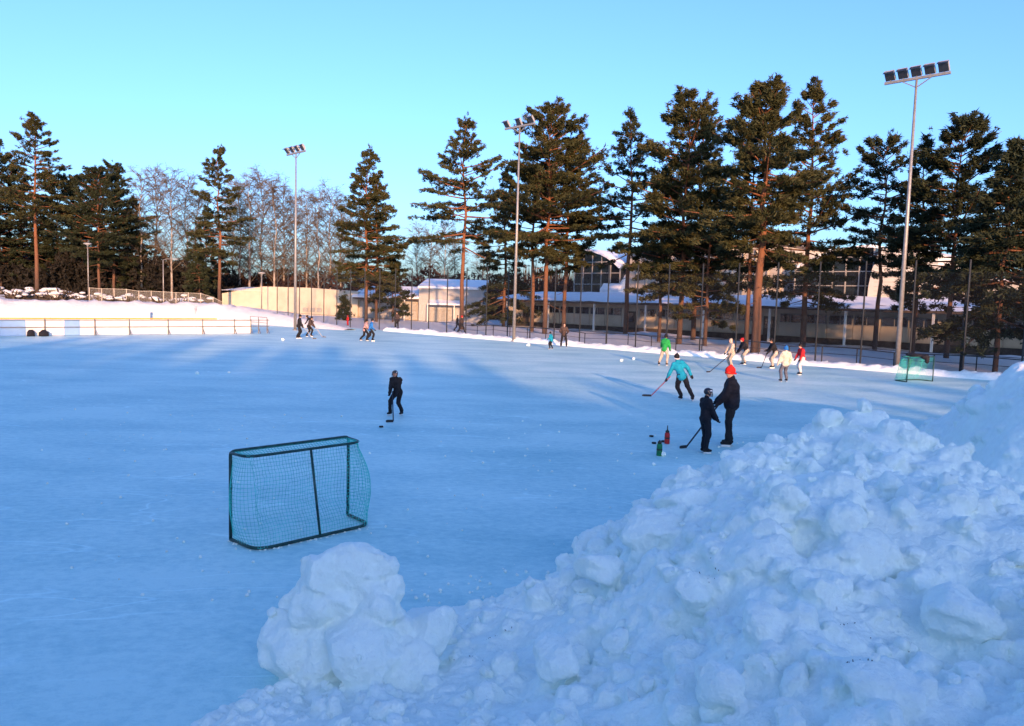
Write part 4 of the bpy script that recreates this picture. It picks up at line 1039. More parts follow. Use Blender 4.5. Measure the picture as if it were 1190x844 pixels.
for q, (px, py, z, r) in enumerate([(1140, 452, 1.75, .20), (1138, 462, 1.6, .26), (1150, 466, 1.55, .22), (1165, 450, 1.8, .24), (1180, 445, 1.85, .28), (1122, 470, 1.4, .2)]):
    c = G(px, py, z); vv, f = clod((c.x, c.y + .1, z - r * .3), r, 77 + q, 3, .42, (1, 1, 1)); h2.add(vv.tolist(), f)
me = remesh(h2, .036, 0)
bm_ = bmesh.new(); bm_.from_mesh(me); bmesh.ops.bisect_plane(bm_, geom=bm_.verts[:] + bm_.edges[:] + bm_.faces[:], plane_co=(0, 0, -0.03), plane_no=(0, 0, -1), clear_outer=True); bm_.to_mesh(me); bm_.free()
displace(me, .035, 4, 3, 5)
o = link('snow_pile', me, 'snow_pile', None, True); tag(o, 'second ploughed snow heap beyond the big one, its crest in sunlight', 'snow pile')

# stray lumps of snow on the ice
lr = random.Random(4)
for px, py, r, lab in [(722, 420, .12, 'white snow lump on the ice near the green jersey player'), (737, 418, .13, 'second white snow lump on the ice near the green jersey player'), (230, 435, .09, 'small snow crumb alone on the shaded ice behind the goal'), (266, 434, .07, 'tiny snow crumb alone on the shaded ice behind the goal'),
                       (329, 396, .14, 'white snow lump before the two dark clad skaters'), (614, 402, .16, 'rounded snow lump against the ridge by the mast'), (771, 530, .08, 'small snow lump beside the green bottle'), (760, 541, .05, 'snow crumb on the ice near the green bottle')]:
    p = G(px, py); o = bpy.data.objects.new('snow_lump', clod_me[lr.randrange(9)]); COL.objects.link(o); o.location = (p.x, p.y, r * .55); o.scale = (r, r, r); tag(o, lab, 'snow lump')
# many tiny crumbs near the heap foot
cr = MB()
for i in range(220):
    a = lr.random(); x = -1.5 + 7 * a + lr.gauss(0, .25); y = 8.2 + 3.6 * a + lr.gauss(0, .35)
    r = lr.uniform(.006, .03)
    vv, f = clod((x, y, r * .6), r, 3000 + i, 1, .3); cr.add(vv.tolist(), f)
for i in range(260):
    y = 8 + 14 * lr.random() ** 1.3; x = lr.uniform(-.62, .45) * y
    if heapz(x, y) > -.1 and y < 13: continue
    r = lr.uniform(.006, .022) * (1 + y / 30); vv, f = clod((x, y, r * .6), r, 5000 + i, 1, .3); cr.add(vv.tolist(), f)
for i in range(90):
    a_ = lr.choice((G(268, 629).lerp(G(305, 640), lr.random()), G(305, 640).lerp(G(433, 613), lr.random()), G(305, 640).lerp(G(433, 613), lr.random())))
    r = lr.uniform(.006, .02); vv, f = clod((a_.x + lr.gauss(0, .04), a_.y + lr.gauss(0, .04), r * .5), r, 7000 + i, 1, .3, (1.3, 1.3, .7)); cr.add(vv.tolist(), f)
o = cr.build('snow_crumbs', 'snow_pile', None, True); tag(o, 'scatter of tiny snow crumbs on the ice at the foot of the heap', 'snow crumbs', None, 'stuff')

# ------------------------------------------------------------------ goals
def bez(a, b, c, n=6):
    a, b, c = Vector(a), Vector(b), Vector(c)
    return [a * (1 - t) ** 2 + b * 2 * t * (1 - t) + c * t * t for t in [i / n for i in range(n + 1)]]
def net_sheet(fn, nu, nv, r, name, root, uvlist=None, sub=1):
    mb = MB()
    for i in range(nu + 1):
        mb.tube([fn(i / nu, j / (nv * 1)) for j in range(nv + 1)], r, 3, False)
    for j in range(nv + 1):
        mb.tube([fn(i / nu, j / nv) for i in range(nu + 1)], r, 3, False)
    return mb.build(name, 'net_teal', root)
def goal(pos, rz, w, h, db, dt, label, cell, r, pr, bulge=0.12, brace=True, scale=1.0):
    """mouth along local x, cage towards local -y"""
    t = thing('hockey_goal', label, 'goal', pos, rz)
    hw = w / 2
    for s in (-1, 1): MB().tube([(s * hw, 0, pr), (s * hw, 0, h - .06)], pr, 8).build('post', 'frame_green', t, True)
    MB().tube([(-hw, 0, h - .06)] + bez((-hw, 0, h - .06), (-hw, 0, h), (-hw + .07, 0, h), 4)[1:] + [(hw - .07, 0, h)] + bez((hw - .07, 0, h), (hw, 0, h), (hw, 0, h - .06), 4)[1:], pr, 8).build('crossbar', 'frame_green', t, True)
    def loop(d, z, cr, inset):
        return ([(-hw, 0, z)] + bez((-hw + inset * .3, -d + cr, z), (-hw + inset * .5, -d, z), (-hw + inset + cr, -d, z)) + bez((hw - inset - cr, -d, z), (hw - inset * .5, -d, z), (hw - inset * .3, -d + cr, z)) + [(hw, 0, z)])
    MB().tube(loop(db, pr, .20, .1), pr, 8).build('base_bar', 'frame_green', t, True)
    MB().tube(loop(dt, h - .02, .16, .08), pr * .85, 8).build('top_bar', 'frame_green', t, True)
    if brace: MB().tube([(0.05, -dt, h - .02), (0.05, -db, pr)], pr * .75, 8).build('brace', 'frame_green', t, True)
    rr = random.Random(3)
    # rear net sags outwards a little and droops
    def back(u, v):
        x = -hw + .10 + u * (w - .20); y = -(dt + (db - dt) * (1 - v)); z = .03 + v * (h - .06)
        b = sin(pi * u) ** .6 * sin(pi * v) if 0 < u < 1 and 0 < v < 1 else 0
        e = 0.07 * np.sin(u * 9 + v * 3) * b
        return (x + .02 * sin(v * 11) + rr.gauss(0, .005), y + .09 * b + e * .8 + rr.gauss(0, .006), z - .03 * sin(pi * u) * (1 - abs(2 * v - 1)))
    net_sheet(back, int(w / cell), int(h / cell), r, 'back_net', t)
    def sidef(sg):
        def f(u, v):
            d = dt + (db - dt) * (1 - v); b = sin(pi * u) * sin(pi * min(1, v * .9 + .08)) * bulge
            return (sg * (hw - .02 - .08 * u + b), -u * d - b * .8 * u, .03 + v * (h - .06))
        return f
    for sg in (-1, 1): net_sheet(sidef(sg), max(6, int(db / cell)), int(h / cell), r, 'side_net', t)
    net_sheet(lambda u, v: (-hw + .05 + u * (w - .1), -.02 - v * (dt - .04), h - .01 - .07 * sin(pi * v) * sin(pi * u) ** .5), int(w / cell), max(5, int(dt / cell * 1.2)), r * 1.3, 'top_net', t)
    return t
gl = G(268, 629); gr_ = G(404, 600); c = (gl + gr_) / 2; d = gr_ - gl
rz = atan2(d.y, d.x)
goal((c.x, c.y, 0.006), rz, d.length, 1.24, 0.66, 0.40, 'teal netted hockey goal with dark frame seen from behind on the near ice', .05, .0030, .024, .20)
fl = G(1049, 449); fr = G(1078, 446)
goal((G(1064, 444).x + .2, G(1064, 444).y, 0.006), radians(205), 1.83, 1.22, 0.75, 0.45, 'teal hockey goal with a black jacket on top by the snow heap', .07, .0042, .026)
# black jacket dropped over the far goal
fg = G(1064, 444)
jk = MB(); jk.ell((0, 0, 0), (.42, .26, .08)); jk.ell((.35, -.1, -.06), (.20, .16, .12)); jk.ell((.46, -.12, -.20), (.10, .09, .18)); jk.ell((-.25, .05, .02), (.3, .2, .08))
o = link('jacket', remesh(jk, .03, 2, .03, 5, 3), 'bag_black', None, True); o.location = (fg.x + .10, fg.y + .20, 1.29); o.rotation_euler.z = -.6
tag(o, 'crumpled black jacket lying over the top of the far goal', 'jacket')

# ------------------------------------------------------------------ pucks and bottles
mat('rubber', (0.012, 0.012, 0.014), 0.6, 0.2, 20)
pk = MB().lathe((0, 0, 0), [(.034, 0), (.038, .003), (.038, .022), (.034, .0254)], 16).mesh('hockey_puck'); pk.materials.append(M['rubber'])
for px, py, lab in [(757, 508, 'black puck farthest from the bottles'), (760, 516, 'black puck between the other puck and the green bottle'), (771, 514, 'black puck right beside the red bottle'), (443, 497, 'black puck in front of the lone helmeted child')]:
    p = G(px, py); o = bpy.data.objects.new('hockey_puck', pk); COL.objects.link(o); o.location = (p.x, p.y, .006); o.scale = (1.5, 1.5, 1.5); tag(o, lab, 'puck')
mat('plastic_red', (0.45, 0.02, 0.02), 0.35, 0.15, 9); mat('plastic_green', (0.01, 0.16, 0.06), 0.3, 0.2, 9); mat('plastic_dark', (0.02, 0.025, 0.02), 0.4, 0.2, 9)
def bottle(px, py, mt, capm, lab, spout):
    p = G(px, py); t = thing('drink_bottle', lab, 'bottle', (p.x, p.y, .006)); k = 1.0
    MB().lathe((0, 0, 0), [(.05, 0), (.058, .01), (.058, .09), (.05, .11), (.056, .14), (.056, .20), (.042, .23)], 16).build('body', mt, t, True)
    cp = MB().lathe((0, 0, .232), [(.04, 0), (.042, .03), (.02, .045), (.012, .06)] + ([(.009, .14), (.006, .145)] if spout else [(.006, .065)]), 12).build('cap', capm, t, True)
    MB().lathe((0, 0, .115), [(.0575, -.008), (.0575, .02)], 16).build('band', capm, t)
    t.scale = (1.15, 1.15, 1.2)
bottle(775, 516, 'plastic_red', 'plastic_dark', 'red drink bottle with long black spout on the ice', True)
bottle(766, 530, 'plastic_green', 'plastic_dark', 'dark green drink bottle beside a snow lump', False)

# ------------------------------------------------------------------ people
def cloth(name, col, var=0.22): return mat(name, col, 0.85, var, 7, 0.03, 9)
cloth('c_navy', (0.006, 0.007, 0.013)); cloth('c_black', (0.010, 0.010, 0.013)); cloth('c_cyan', (0.004, 0.24, 0.36)); cloth('c_green', (0.015, 0.28, 0.06))
cloth('c_beige', (0.42, 0.35, 0.28)); cloth('c_grey', (0.28, 0.26, 0.26)); cloth('c_white', (0.68, 0.63, 0.58)); cloth('c_jeans', (0.09, 0.10, 0.13)); cloth('c_red', (0.42, 0.015, 0.02))
cloth('c_hatred', (0.62, 0.015, 0.012)); cloth('c_blue', (0.02, 0.16, 0.46)); cloth('c_brown', (0.06, 0.04, 0.035)); cloth('c_cream', (0.60, 0.52, 0.40)); cloth('c_pink', (0.40, 0.25, 0.24))
mat('skin', (0.50, 0.30, 0.22), 0.6, 0.1, 6); mat('eye', (0.02, 0.015, 0.012), 0.3, 0.1, 5); mat('hair', (0.05, 0.03, 0.02), 0.8, 0.3, 20)
mat('helmet_dark', (0.012, 0.014, 0.022), 0.3, 0.15, 8, spec=.5); mat('white_mark', (0.75, 0.75, 0.75), 0.4, 0.05, 5); mat('blade_steel', (0.55, 0.55, 0.56), 0.3, 0.1, 8, metal=.8)
mat('stick_wood', (0.10, 0.06, 0.04), 0.5, 0.3, 8); mat('stick_dark', (0.02, 0.02, 0.025), 0.4, 0.3, 8); mat('stick_red', (0.55, 0.08, 0.10), 0.4, 0.3, 8); mat('stick_pale', (0.45, 0.42, 0.38), 0.5, 0.2, 8)

def ik(a, b, l1, l2, pole):
    a = Vector(a); b = Vector(b); d = b - a; L_ = d.length
    if L_ > (l1 + l2) * .995: d = d * ((l1 + l2) * .995 / L_); b = a + d; L_ = d.length
    n = d.normalized(); x = (l1 * l1 - l2 * l2 + L_ * L_) / (2 * L_); h = sqrt(max(0, l1 * l1 - x * x))
    p = Vector(pole); p = p - n * p.dot(n); p = p.normalized() if p.length > 1e-5 else n.orthogonal().normalized()
    return a + n * x + p * h, b

def person(px, py, H, yaw, label, top, legs, head='hat', headm='c_black', pose=None, glove='c_black', detail=1, skates=True, pos=None, pad=1.0, hood=None):
    """local frame: x right, y forward, z up; built at 1.75 m and scaled"""
    p = pos or G(px, py); k = H / 1.75
    P = dict(pelvis=(0, 0, 0.955), lean=0.05, side=0.0, fl=(-.12, 0, 0), fr=(.12, 0, 0), hl=(-.30, .12, .88), hr=(.30, .12, .88), look=0.0, nod=0.0, fyl=0.12, fyr=-0.12)
    P.update(pose or {})
    t = thing('person', label, 'person', (p.x, p.y, 0.006 if skates else gz(p) + .02), yaw); t.scale = (k, k, k)
    sh = 0.05 if skates else 0.0                      # skate blade lift
    vx = 0.022 if detail else 0.034
    pel = Vector(P['pelvis']) + Vector((0, 0, sh))
    up = Vector((sin(P['side']), sin(P['lean']), cos(P['lean']))).normalized(); rx = Vector((1, 0, 0)); rx = (rx - up * rx.dot(up)).normalized()
    fwd = up.cross(rx)
    waist = pel + up * .16; chest = pel + up * .36; neck = pel + up * .53; 
    hd = Vector((sin(P['look']), cos(P['look']) * cos(P['nod']), -sin(P['nod'])))
    headc = neck + up * .07 + Vector((0, .02, .105)) + fwd * .02
    shl = pel + up * .47 - rx * .17; shr = pel + up * .47 + rx * .17
    hipl = pel - rx * .09 - up * .02; hipr = pel + rx * .09 - up * .02
    ankl = Vector(P['fl']) + Vector((0, 0, .10 + sh)); ankr = Vector(P['fr']) + Vector((0, 0, .10 + sh))
    kl, ankl = ik(hipl, ankl, .43, .42, P.get('kpl', (-.12, 1, 0))); kr, ankr = ik(hipr, ankr, .43, .42, P.get('kpr', (.12, 1, 0)))
    el, wl = ik(shl, Vector(P['hl']) + Vector((0, 0, sh)), .29, .27, P.get('epl', (-.7, -1, -.3))); er, wr = ik(shr, Vector(P['hr']) + Vector((0, 0, sh)), .29, .27, P.get('epr', (.7, -1, -.3)))
    # continuous body
    b = MB()
    b.capsule(pel - rx * .06, pel + rx * .06, .115, .115); b.capsule(pel, waist, .12, .115); b.capsule(waist, chest, .115, .13); b.capsule(chest - rx * .07, chest + rx * .07, .11, .11)
    b.capsule(shl, shr, .07, .07); b.capsule(neck - up * .06, headc, .058, .055)
    b.capsule(shl, el, .055, .042); b.capsule(el, wl, .042, .03); b.capsule(shr, er, .055, .042); b.capsule(er, wr, .042, .03)
    b.capsule(hipl, kl, .085, .058); b.capsule(kl, ankl, .058, .04); b.capsule(hipr, kr, .085, .058); b.capsule(kr, ankr, .058, .04)
    hx = Vector((hd.y, -hd.x, 0)).normalized(); hz = hx.cross(hd).normalized()
    HR = Matrix((hx, hd, hz)).transposed()
    def HP(x, y, z): return headc + HR @ Vector((x, y, z))
    b.ell(headc, (.076, .095, .118), 14, 10, HR); b.capsule(HP(0, .045, -.06), HP(0, .06, -.085), .05, .036)      # skull and jaw
    b.capsule(HP(0, .088, .015), HP(0, .112, -.018), .010, .015, 6)                                              # nose
    b.ell(HP(.078, -.005, -.005), (.012, .024, .034), 8, 6, HR); b.ell(HP(-.078, -.005, -.005), (.012, .024, .034), 8, 6, HR)
    for a_, w_ in ((ankl, P['fyl']), (ankr, P['fyr'])):
        f = Vector((-sin(w_), cos(w_), 0)); b.capsule(a_ - Vector((0, 0, .04)), a_ + f * .13 - Vector((0, 0, .065)), .04, .032)
    body = link('body', remesh(b, vx if not detail else .017, 2), 'skin', t, True)
    if detail:
        for s in (-1, 1): MB().ell(HP(s * .032, .090, .018), (.011, .008, .008), 8, 6).build('eye', 'eye', body)
        MB().ell(HP(0, .101, -.052), (.024, .006, .006), 8, 5).build('mouth', 'c_pink', body)
    # jacket
    j = MB(); jb = .138 * pad
    hem = pel - up * .03
    j.capsule(hem - rx * .055, hem + rx * .055, jb * .93, jb * .93, 14); j.capsule(hem, waist, jb, jb * .95, 14); j.capsule(waist, chest, jb * .97, jb * 1.02, 14); j.capsule(chest - rx * .085, chest + rx * .085, .135 * pad, .135 * pad, 14)
    j.capsule(shl, shr, .092 * pad, .092 * pad); j.capsule(neck - up * .05, neck + up * .045, .09, .075)
    for a_, e_, w_ in ((shl, el, wl), (shr, er, wr)):
        j.capsule(a_, e_, .085 * pad, .070 * pad); j.capsule(e_, w_ - (w_ - e_) * .05, .070 * pad, .056 * pad)
    if hood: j.ell(headc - hd * .012 + Vector((0, 0, .01)), (.108, .115, .14), 12, 8, HR); 
    jm = remesh(j, vx, 2, .016, 8, int(px)); 
    if hood:                      # open the hood at the face
        bmx = bmesh.new(); bmx.from_mesh(jm); kill = [v for v in bmx.verts if (v.co - HP(0, .12, -.012)).length < .088]; bmesh.ops.delete(bmx, geom=kill, context='VERTS'); bmx.to_mesh(jm); bmx.free()
    jk_ = link('jacket', jm, top, t, True)
    # trousers
    q = MB()
    q.capsule(pel - rx * .06, pel + rx * .06, .135, .135); q.capsule(hipl, kl, .112, .086); q.capsule(kl, ankl + Vector((0, 0, .02)), .086, .074); q.capsule(hipr, kr, .112, .086); q.capsule(kr, ankr + Vector((0, 0, .02)), .086, .074)
    link('trousers', remesh(q, vx, 2, .014, 8, int(px) + 7), legs, t, True)
    # gloves with fingers curled
    for e_, w_, s in ((el, wl, -1), (er, wr, 1)):
        d_ = (w_ - e_).normalized(); sx = d_.orthogonal().normalized() if abs(d_.x) > .95 else (Vector((1, 0, 0)) - d_ * d_.x).normalized(); nn = d_.cross(sx) * (1 if d_.cross(sx).y > 0 else -1)
        g_ = MB(); c0 = w_ + d_ * .05; g_.capsule(w_ - d_ * .02, c0, .045, .05)
        if detail:
            g_.box(c0 + d_ * .02, (.085, .05, .085), R=Matrix((sx, nn, d_)).transposed())
            for fi, fl_ in zip((-.034, -.012, .012, .034), (.055, .066, .062, .048)):
                k0 = c0 + d_ * .055 + sx * fi; k1 = k0 + d_ * fl_ * .6 + nn * .012; k2 = k1 + nn * .035 - d_ * .006; g_.capsule(k0, k1, .0125, .012, 6); g_.capsule(k1, k2, .012, .010, 6)
            th = c0 - sx * s * .045 + nn * .005; g_.capsule(th, th + nn * .045 + d_ * .03, .015, .013, 6)
            link('glove', remesh(g_, .010, 1), glove, t, True)
        else:
            g_.capsule(c0, c0 + d_ * .06 + nn * .02, .048, .036); g_.capsule(c0 - sx * s * .04, c0 - sx * s * .05 + nn * .04 + d_ * .03, .018, .015); link('glove', remesh(g_, .022, 1), glove, t, True)
    # footwear
    for a_, w_ in ((ankl, P['fyl']), (ankr, P['fyr'])):
        f = Vector((-sin(w_), cos(w_), 0)); base = Vector((a_.x, a_.y, a_.z - .10)); bo = MB()
        bo.capsule(a_ + Vector((0, 0, .05)), a_ - Vector((0, 0, .03)), .062, .055); bo.capsule(base - f * .045 + Vector((0, 0, .045)), base + f * .15 + Vector((0, 0, .038)), .048, .038); bo.capsule(a_, base + f * .10 + Vector((0, 0, .05)), .052, .04)
        bt = link('skate' if skates else 'boot', remesh(bo, .018 if detail else .03, 1), 'c_black', t, True)
        if skates:
            R = Matrix.Rotation(w_, 3, 'Z'); MB().box(base + f * .05 + Vector((0, 0, -.022)), (.022, .20, .03), R=R).build('blade_holder', 'white_mark', bt); MB().box(base + f * .05 + Vector((0, 0, -.043)), (.006, .27, .016), R=R).build('blade', 'blade_steel', bt)
    # headgear
    if head == 'helmet':
        h_ = MB(); h_.ell(HP(0, -.008, .035), (.108, .128, .108), 16, 10, HR); h_.capsule(HP(0, .09, .075), HP(0, .11, .06), .05, .03); h_.ell(HP(.098, 0, -.03), (.02, .04, .06), 8, 6, HR); h_.ell(HP(-.098, 0, -.03), (.02, .04, .06), 8, 6, HR)
        hm = remesh(h_, .016, 1); bmx = bmesh.new(); bmx.from_mesh(hm); inv = HR.transposed()
        kill = [v for v in bmx.verts if (inv @ (v.co - headc)).z < .022 and (inv @ (v.co - headc)).y > .03 or (inv @ (v.co - headc)).z < -.075]; bmesh.ops.delete(bmx, geom=kill, context='VERTS'); bmx.to_mesh(hm); bmx.free()
        ho = link('helmet', hm, headm, t, True)
        for s in (-1, 1): MB().ell(HP(s * .098, .03, .07), (.012, .045, .018), 10, 6, HR).build('marking', 'white_mark', ho)
        if detail:
            cg = MB()
            for u in (-.07, -.035, 0, .035, .07): cg.tube([HP(u, .115 - abs(u) * .3, .03), HP(u, .135 - abs(u) * .3, -.04), HP(u * .7, .115, -.11)], .004, 5)
            for z in (0, -.04, -.08): cg.tube([HP(-.09, .07, z), HP(-.05, .125, z), HP(.05, .125, z), HP(.09, .07, z)], .004, 5)
            cg.build('face_cage', 'helmet_dark', ho)
    elif head in ('hat', 'pompom', 'striped'):
        h_ = MB(); h_.ell(HP(0, -.012, .035), (.102, .122, .116), 14, 10, HR); h_.capsule(HP(0, -.03, .11), HP(0, -.045, .145), .055, .035)
        hm = remesh(h_, .016, 1, .004, 14); bmx = bmesh.new(); bmx.from_mesh(hm); inv = HR.transposed()
        kill = [v for v in bmx.verts if (inv @ (v.co - headc)).z < .012 - .05 * (1 if (inv @ (v.co - headc)).y < .02 else 0)]; bmesh.ops.delete(bmx, geom=kill, context='VERTS'); bmx.to_mesh(hm); bmx.free()
        ho = link('knit_hat', hm, headm, t, True)
        rim = [HP(.098 * cos(a), -.012 + .118 * sin(a), .010 - .03 * (1 - sin(a))) for a in [i * pi / 8 for i in range(17)]]
        MB().tube(rim, .018, 6, False).build('hat_cuff', headm if head != 'striped' else 'white_mark', ho, True)
        if head == 'pompom': MB().ell(HP(0, -.05, .20), (.035, .035, .035)).build('pompom', 'white_mark', ho, True)
    elif head == 'hair':
        h_ = MB(); h_.ell(HP(0, -.018, .028), (.088, .105, .105), 14, 10, HR); hm = remesh(h_, .016, 1, .006, 20); link('hair', hm, 'hair', t, True)
    return t, dict(loc=Vector(t.location), yaw=yaw, k=k, wl=wl, wr=wr)
def worldp(info, v): return info['loc'] + Matrix.Rotation(info['yaw'], 3, 'Z') @ (Vector(v) * info['k'])
def stick(a, b, mt, label, bl=0.28, side=None, blm='stick_dark'):
    """shaft from a (butt) to b (heel on the ice) and a blade"""
    a = Vector(a); b = Vector(b); t = thing('hockey_stick', label, 'hockey stick', (b.x, b.y, 0.006)); off = Vector((b.x, b.y, 0.006))
    b2 = Vector((b.x, b.y, .045)); MB().beam(a - off, b2 - off, .030, .024).build('shaft', mt, t)
    d = (b2 - a); d.z = 0; d = d.normalized() if d.length > .05 else Vector((1, 0, 0))
    if side is not None: d = Vector((cos(side), sin(side), 0))
    n = Vector((-d.y, d.x, 0)); m_ = MB(); pts = []
    for u in [i / 5 for i in range(6)]: pts.append((b2 - off + d * (bl * u) + n * (.04 * u * u)))
    V = []
    for i, q in enumerate(pts):
        z0 = -.040 + .01 * (i == 5); z1 = .03 - .012 * (i == 5)
        for sg in (-.007, .007):
            V += [q + n * sg + Vector((0, 0, z0)), q + n * sg + Vector((0, 0, z1))]
    F = []
    for i in range(5):
        o = i * 4; F += [(o, o + 4, o + 5, o + 1), (o + 2, o + 3, o + 7, o + 6), (o + 1, o + 5, o + 7, o + 3), (o, o + 2, o + 6, o + 4)]
    F += [(0, 1, 3, 2), (20, 22, 23, 21)]
    m_.add(V, F).build('blade', blm, t)
    return t

# yaw: 0 faces away from the viewer (+y), pi faces the viewer, pi/2 faces left (-x)
# adult in red hat and the child with him
_, I = person(847, 519, 1.84, radians(80), 'adult in dark coat and bright red knit hat facing a helmeted child', 'c_navy', 'c_black', 'hat', 'c_hatred', dict(pelvis=(0, -.02, .965), lean=.06, fl=(-.10, .03, 0), fr=(.11, -.02, 0), hl=(-.06, .34, .86), hr=(.12, .30, .98), look=-.15, nod=.2, fyl=.1, fyr=-.25), pad=1.32)
tip = G(798, 521); h1 = worldp(I, (-.06, .36, .84)); d_ = (h1 - tip).normalized(); stick(tip + d_ * 1.36, tip, 'stick_dark', 'dark hockey stick held low by the adult in the red hat', .22, radians(200))
person(818, 527, 1.43, radians(-75), 'child in dark suit and black helmet standing beside the red hatted adult', 'c_navy', 'c_navy', 'helmet', 'helmet_dark', dict(pelvis=(0, -.01, .96), lean=.02, fl=(-.09, .02, 0), fr=(.09, 0, 0), hl=(-.12, .30, .95), hr=(.14, .28, .93), nod=.05), pad=1.12)
# skater in cyan jacket
_, I = person(790, 465, 1.72, radians(10), 'skater in bright cyan jacket and black trousers leaning to a stick', 'c_cyan', 'c_black', 'striped', 'c_black', dict(pelvis=(.02, -.02, .83), lean=.32, side=-.22, fl=(.02, -.05, 0), fr=(.36, -.30, 0), hl=(-.46, .22, .66), hr=(.40, .02, .86), epr=(1, -.2, .2), look=.2), pad=1.12)
tip = G(757, 461); h1 = worldp(I, (-.47, .24, .66)); d_ = (h1 - tip).normalized(); stick(h1 + d_ * .28, tip, 'stick_red', 'red shafted hockey stick with black blade reaching from the cyan jacket', .34, radians(170))
# lone child
_, I = person(461, 483, 1.32, radians(155), 'lone child in dark overall and black helmet skating behind the goal', 'c_black', 'c_black', 'helmet', 'helmet_dark', dict(pelvis=(0, -.05, .86), lean=.22, side=.05, fl=(-.16, -.10, 0), fr=(.20, .14, 0), hl=(-.14, .30, .70), hr=(.10, .34, .84)), pad=1.15)
tip = G(457, 491); stick(worldp(I, (-.02, .34, .95)), tip, 'stick_dark', 'short dark hockey stick held by the lone child', .20, radians(190))
# players by the fence on the right
person(911, 444, 1.62, radians(12), 'person in cream jacket and grey jeans standing with back turned', 'c_cream', 'c_jeans', 'hat', 'c_blue', dict(pelvis=(.03, 0, .90), lean=.14, side=.10, fl=(-.20, -.05, 0), fr=(.15, .02, 0), hl=(-.28, .18, .80), hr=(.32, .16, .84)), detail=0, pad=1.2, glove='c_cream')
person(930, 436, 1.60, radians(100), 'player in red jacket, black cap and white trousers', 'c_red', 'c_white', 'hat', 'c_black', dict(pelvis=(0, -.08, .88), lean=.22, fl=(-.10, .04, 0), fr=(.12, -.04, 0), hl=(-.22, .25, .72), hr=(.2, .28, .74)), detail=0, pad=1.1)
_, I = person(898, 428, 1.74, radians(95), 'player in black jacket and beige trousers bending over a stick', 'c_black', 'c_beige', 'hat', 'c_black', dict(pelvis=(0, -.12, .84), lean=.42, fl=(-.22, .12, 0), fr=(.20, -.10, 0), hl=(-.05, .42, .72), hr=(.12, .40, .92)), detail=0, pad=1.1)
tip = G(885, 428); h1 = worldp(I, (-.05, .44, .72)); d_ = (h1 - tip).normalized(); stick(h1 + d_ * .35, tip, 'stick_dark', 'dark hockey stick of the bending player in black', .28, radians(175))
_, I = person(849, 429, 1.66, radians(110), 'player in pale beige hooded suit holding a stick out', 'c_beige', 'c_beige', 'none', 'c_black', dict(pelvis=(0, -.05, .88), lean=.18, fl=(-.14, .02, 0), fr=(.14, -.06, 0), hl=(-.12, .42, .62), hr=(.15, .34, .80)), detail=0, pad=1.1, hood=1)
tip = G(825, 433); h1 = worldp(I, (-.12, .44, .62)); d_ = (h1 - tip).normalized(); stick(h1 + d_ * .35, tip, 'stick_dark', 'thin dark hockey stick held out by the beige hooded player', .22, radians(190))
person(864, 424, 1.70, radians(100), 'player in dark jacket, red cap and beige trousers crouching forward', 'c_navy', 'c_beige', 'hat', 'c_red', dict(pelvis=(0, -.16, .82), lean=.55, fl=(-.2, .16, 0), fr=(.18, -.18, 0), hl=(-.1, .44, .66), hr=(.2, .34, .70), nod=-.3), detail=0, pad=1.1)
person(771, 425, 1.72, radians(-35), 'player in green jersey and beige trousers skating by the snow ridge', 'c_green', 'c_beige', 'hat', 'c_black', dict(pelvis=(.02, -.02, .90), lean=.20, fl=(-.24, -.10, 0), fr=(.16, .06, 0), hl=(-.26, .22, .78), hr=(.24, .26, .86)), detail=0, pad=1.12)
# centre distance
person(640, 406, 1.22, radians(60), 'small child in bright turquoise jacket by the snow ridge', 'c_cyan', 'c_black', 'hat', 'c_black', dict(pelvis=(0, -.04, .90), lean=.2, fl=(-.08, .06, 0), fr=(.12, -.12, 0), hl=(-.40, .12, .98), hr=(.36, .25, .98)), detail=0, pad=1.25)
person(655, 404, 1.80, radians(178), 'adult in black standing with feet apart beside the turquoise child', 'c_brown', 'c_black', 'hair', 'c_black', dict(fl=(-.20, 0, 0), fr=(.20, 0, 0), pelvis=(0, 0, .90), hl=(-.22, .22, 1.0), hr=(.22, .22, 1.0)), detail=0, pad=1.08)
p = G(575, 391); person(575, 391, 1.75, radians(-90), 'dark clothed passer by striding along behind the fence', 'c_brown', 'c_black', 'hat', 'c_red', dict(pelvis=(0, 0, .88), fl=(-.1, .32, 0), fr=(.1, -.34, 0)), detail=0, skates=False, pos=W(48, 6))
person(566, 391, 1.7, radians(-90), 'second passer by in black walking behind the striding one', 'c_black', 'c_black', 'hair', 'c_black', dict(pelvis=(0, 0, .88), fl=(-.1, .28, 0), fr=(.1, -.30, 0)), detail=0, skates=False, pos=W(50.4, 7.5))
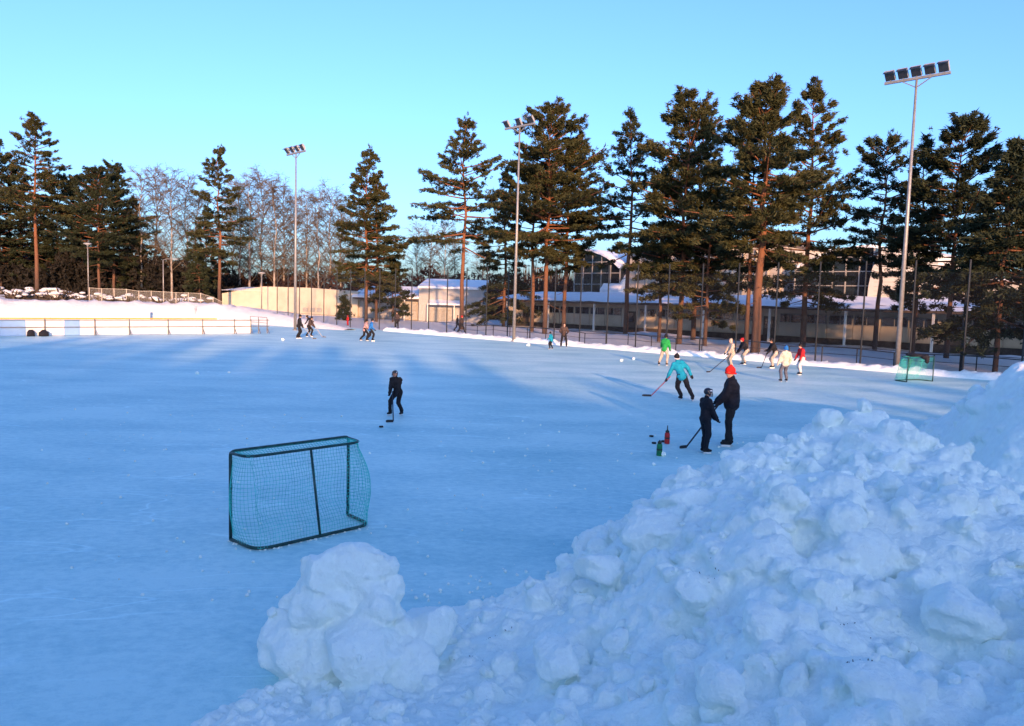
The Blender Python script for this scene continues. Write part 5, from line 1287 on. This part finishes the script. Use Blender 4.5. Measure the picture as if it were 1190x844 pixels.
# left distance
person(431, 396.5, 1.72, radians(-70), 'skater in blue jacket leaning close to a partner', 'c_blue', 'c_black', 'hat', 'c_black', dict(pelvis=(0, -.05, .86), lean=.20, side=.05, fl=(-.14, -.30, 0), fr=(.12, .10, 0), hl=(-.26, .25, .85), hr=(.26, .22, .85)), detail=0, pad=1.1)
person(424, 396, 1.68, radians(-60), 'skater in pale jacket and dark trousers beside the blue jacket', 'c_pink', 'c_black', 'hat', 'c_black', dict(pelvis=(0, -.05, .84), lean=.28, fl=(-.12, -.32, 0), fr=(.10, .12, 0), hl=(-.2, .32, .82), hr=(.24, .3, .82)), detail=0, pad=1.05)
_, I = person(347, 393.5, 1.80, radians(-80), 'tall skater in black jacket and trousers with a stick', 'c_black', 'c_black', 'hat', 'c_black', dict(fl=(-.10, .02, 0), fr=(.10, -.10, 0), pelvis=(0, 0, .91), lean=.12, hl=(-.2, .3, .82), hr=(.2, .28, .8)), detail=0, pad=1.08)
stick(worldp(I, (.0, .32, .95)), worldp(I, (.25, 1.05, 0)), 'stick_pale', 'pale hockey stick of the tall skater in black', .28, radians(0))
_, I = person(360, 391.5, 1.70, radians(-100), 'skater in dark brown jersey bending forward with a stick', 'c_brown', 'c_black', 'hat', 'c_black', dict(fl=(-.20, .02, 0), fr=(.18, -.20, 0), pelvis=(0, -.1, .84), lean=.40, hl=(-.05, .42, .72), hr=(.14, .38, .85)), detail=0, pad=1.08)
stick(worldp(I, (.0, .42, .95)), worldp(I, (.1, 1.15, 0)), 'stick_pale', 'pale hockey stick of the bending skater in brown', .28, radians(0))
person(338, 386, 1.7, radians(100), 'figure in dark top and white trousers bending down before the bank', 'c_black', 'c_white', 'hat', 'c_black', dict(fl=(-.15, .05, 0), fr=(.15, -.1, 0), pelvis=(0, -.2, .82), lean=.95, hl=(-.15, .48, .55), hr=(.15, .48, .55)), detail=0, pos=W(54, -8))
person(372, 375, 1.8, radians(170), 'adult in dark clothes standing on the snow behind the fence end', 'c_brown', 'c_black', 'hair', 'c_black', {}, detail=0, skates=False, pos=W(54.2, 2.4))
person(334, 366, 1.15, radians(140), 'small child in red overall behind the fence', 'c_red', 'c_red', 'hat', 'c_red', {}, detail=0, skates=False, pos=W(64.5, 3.0))
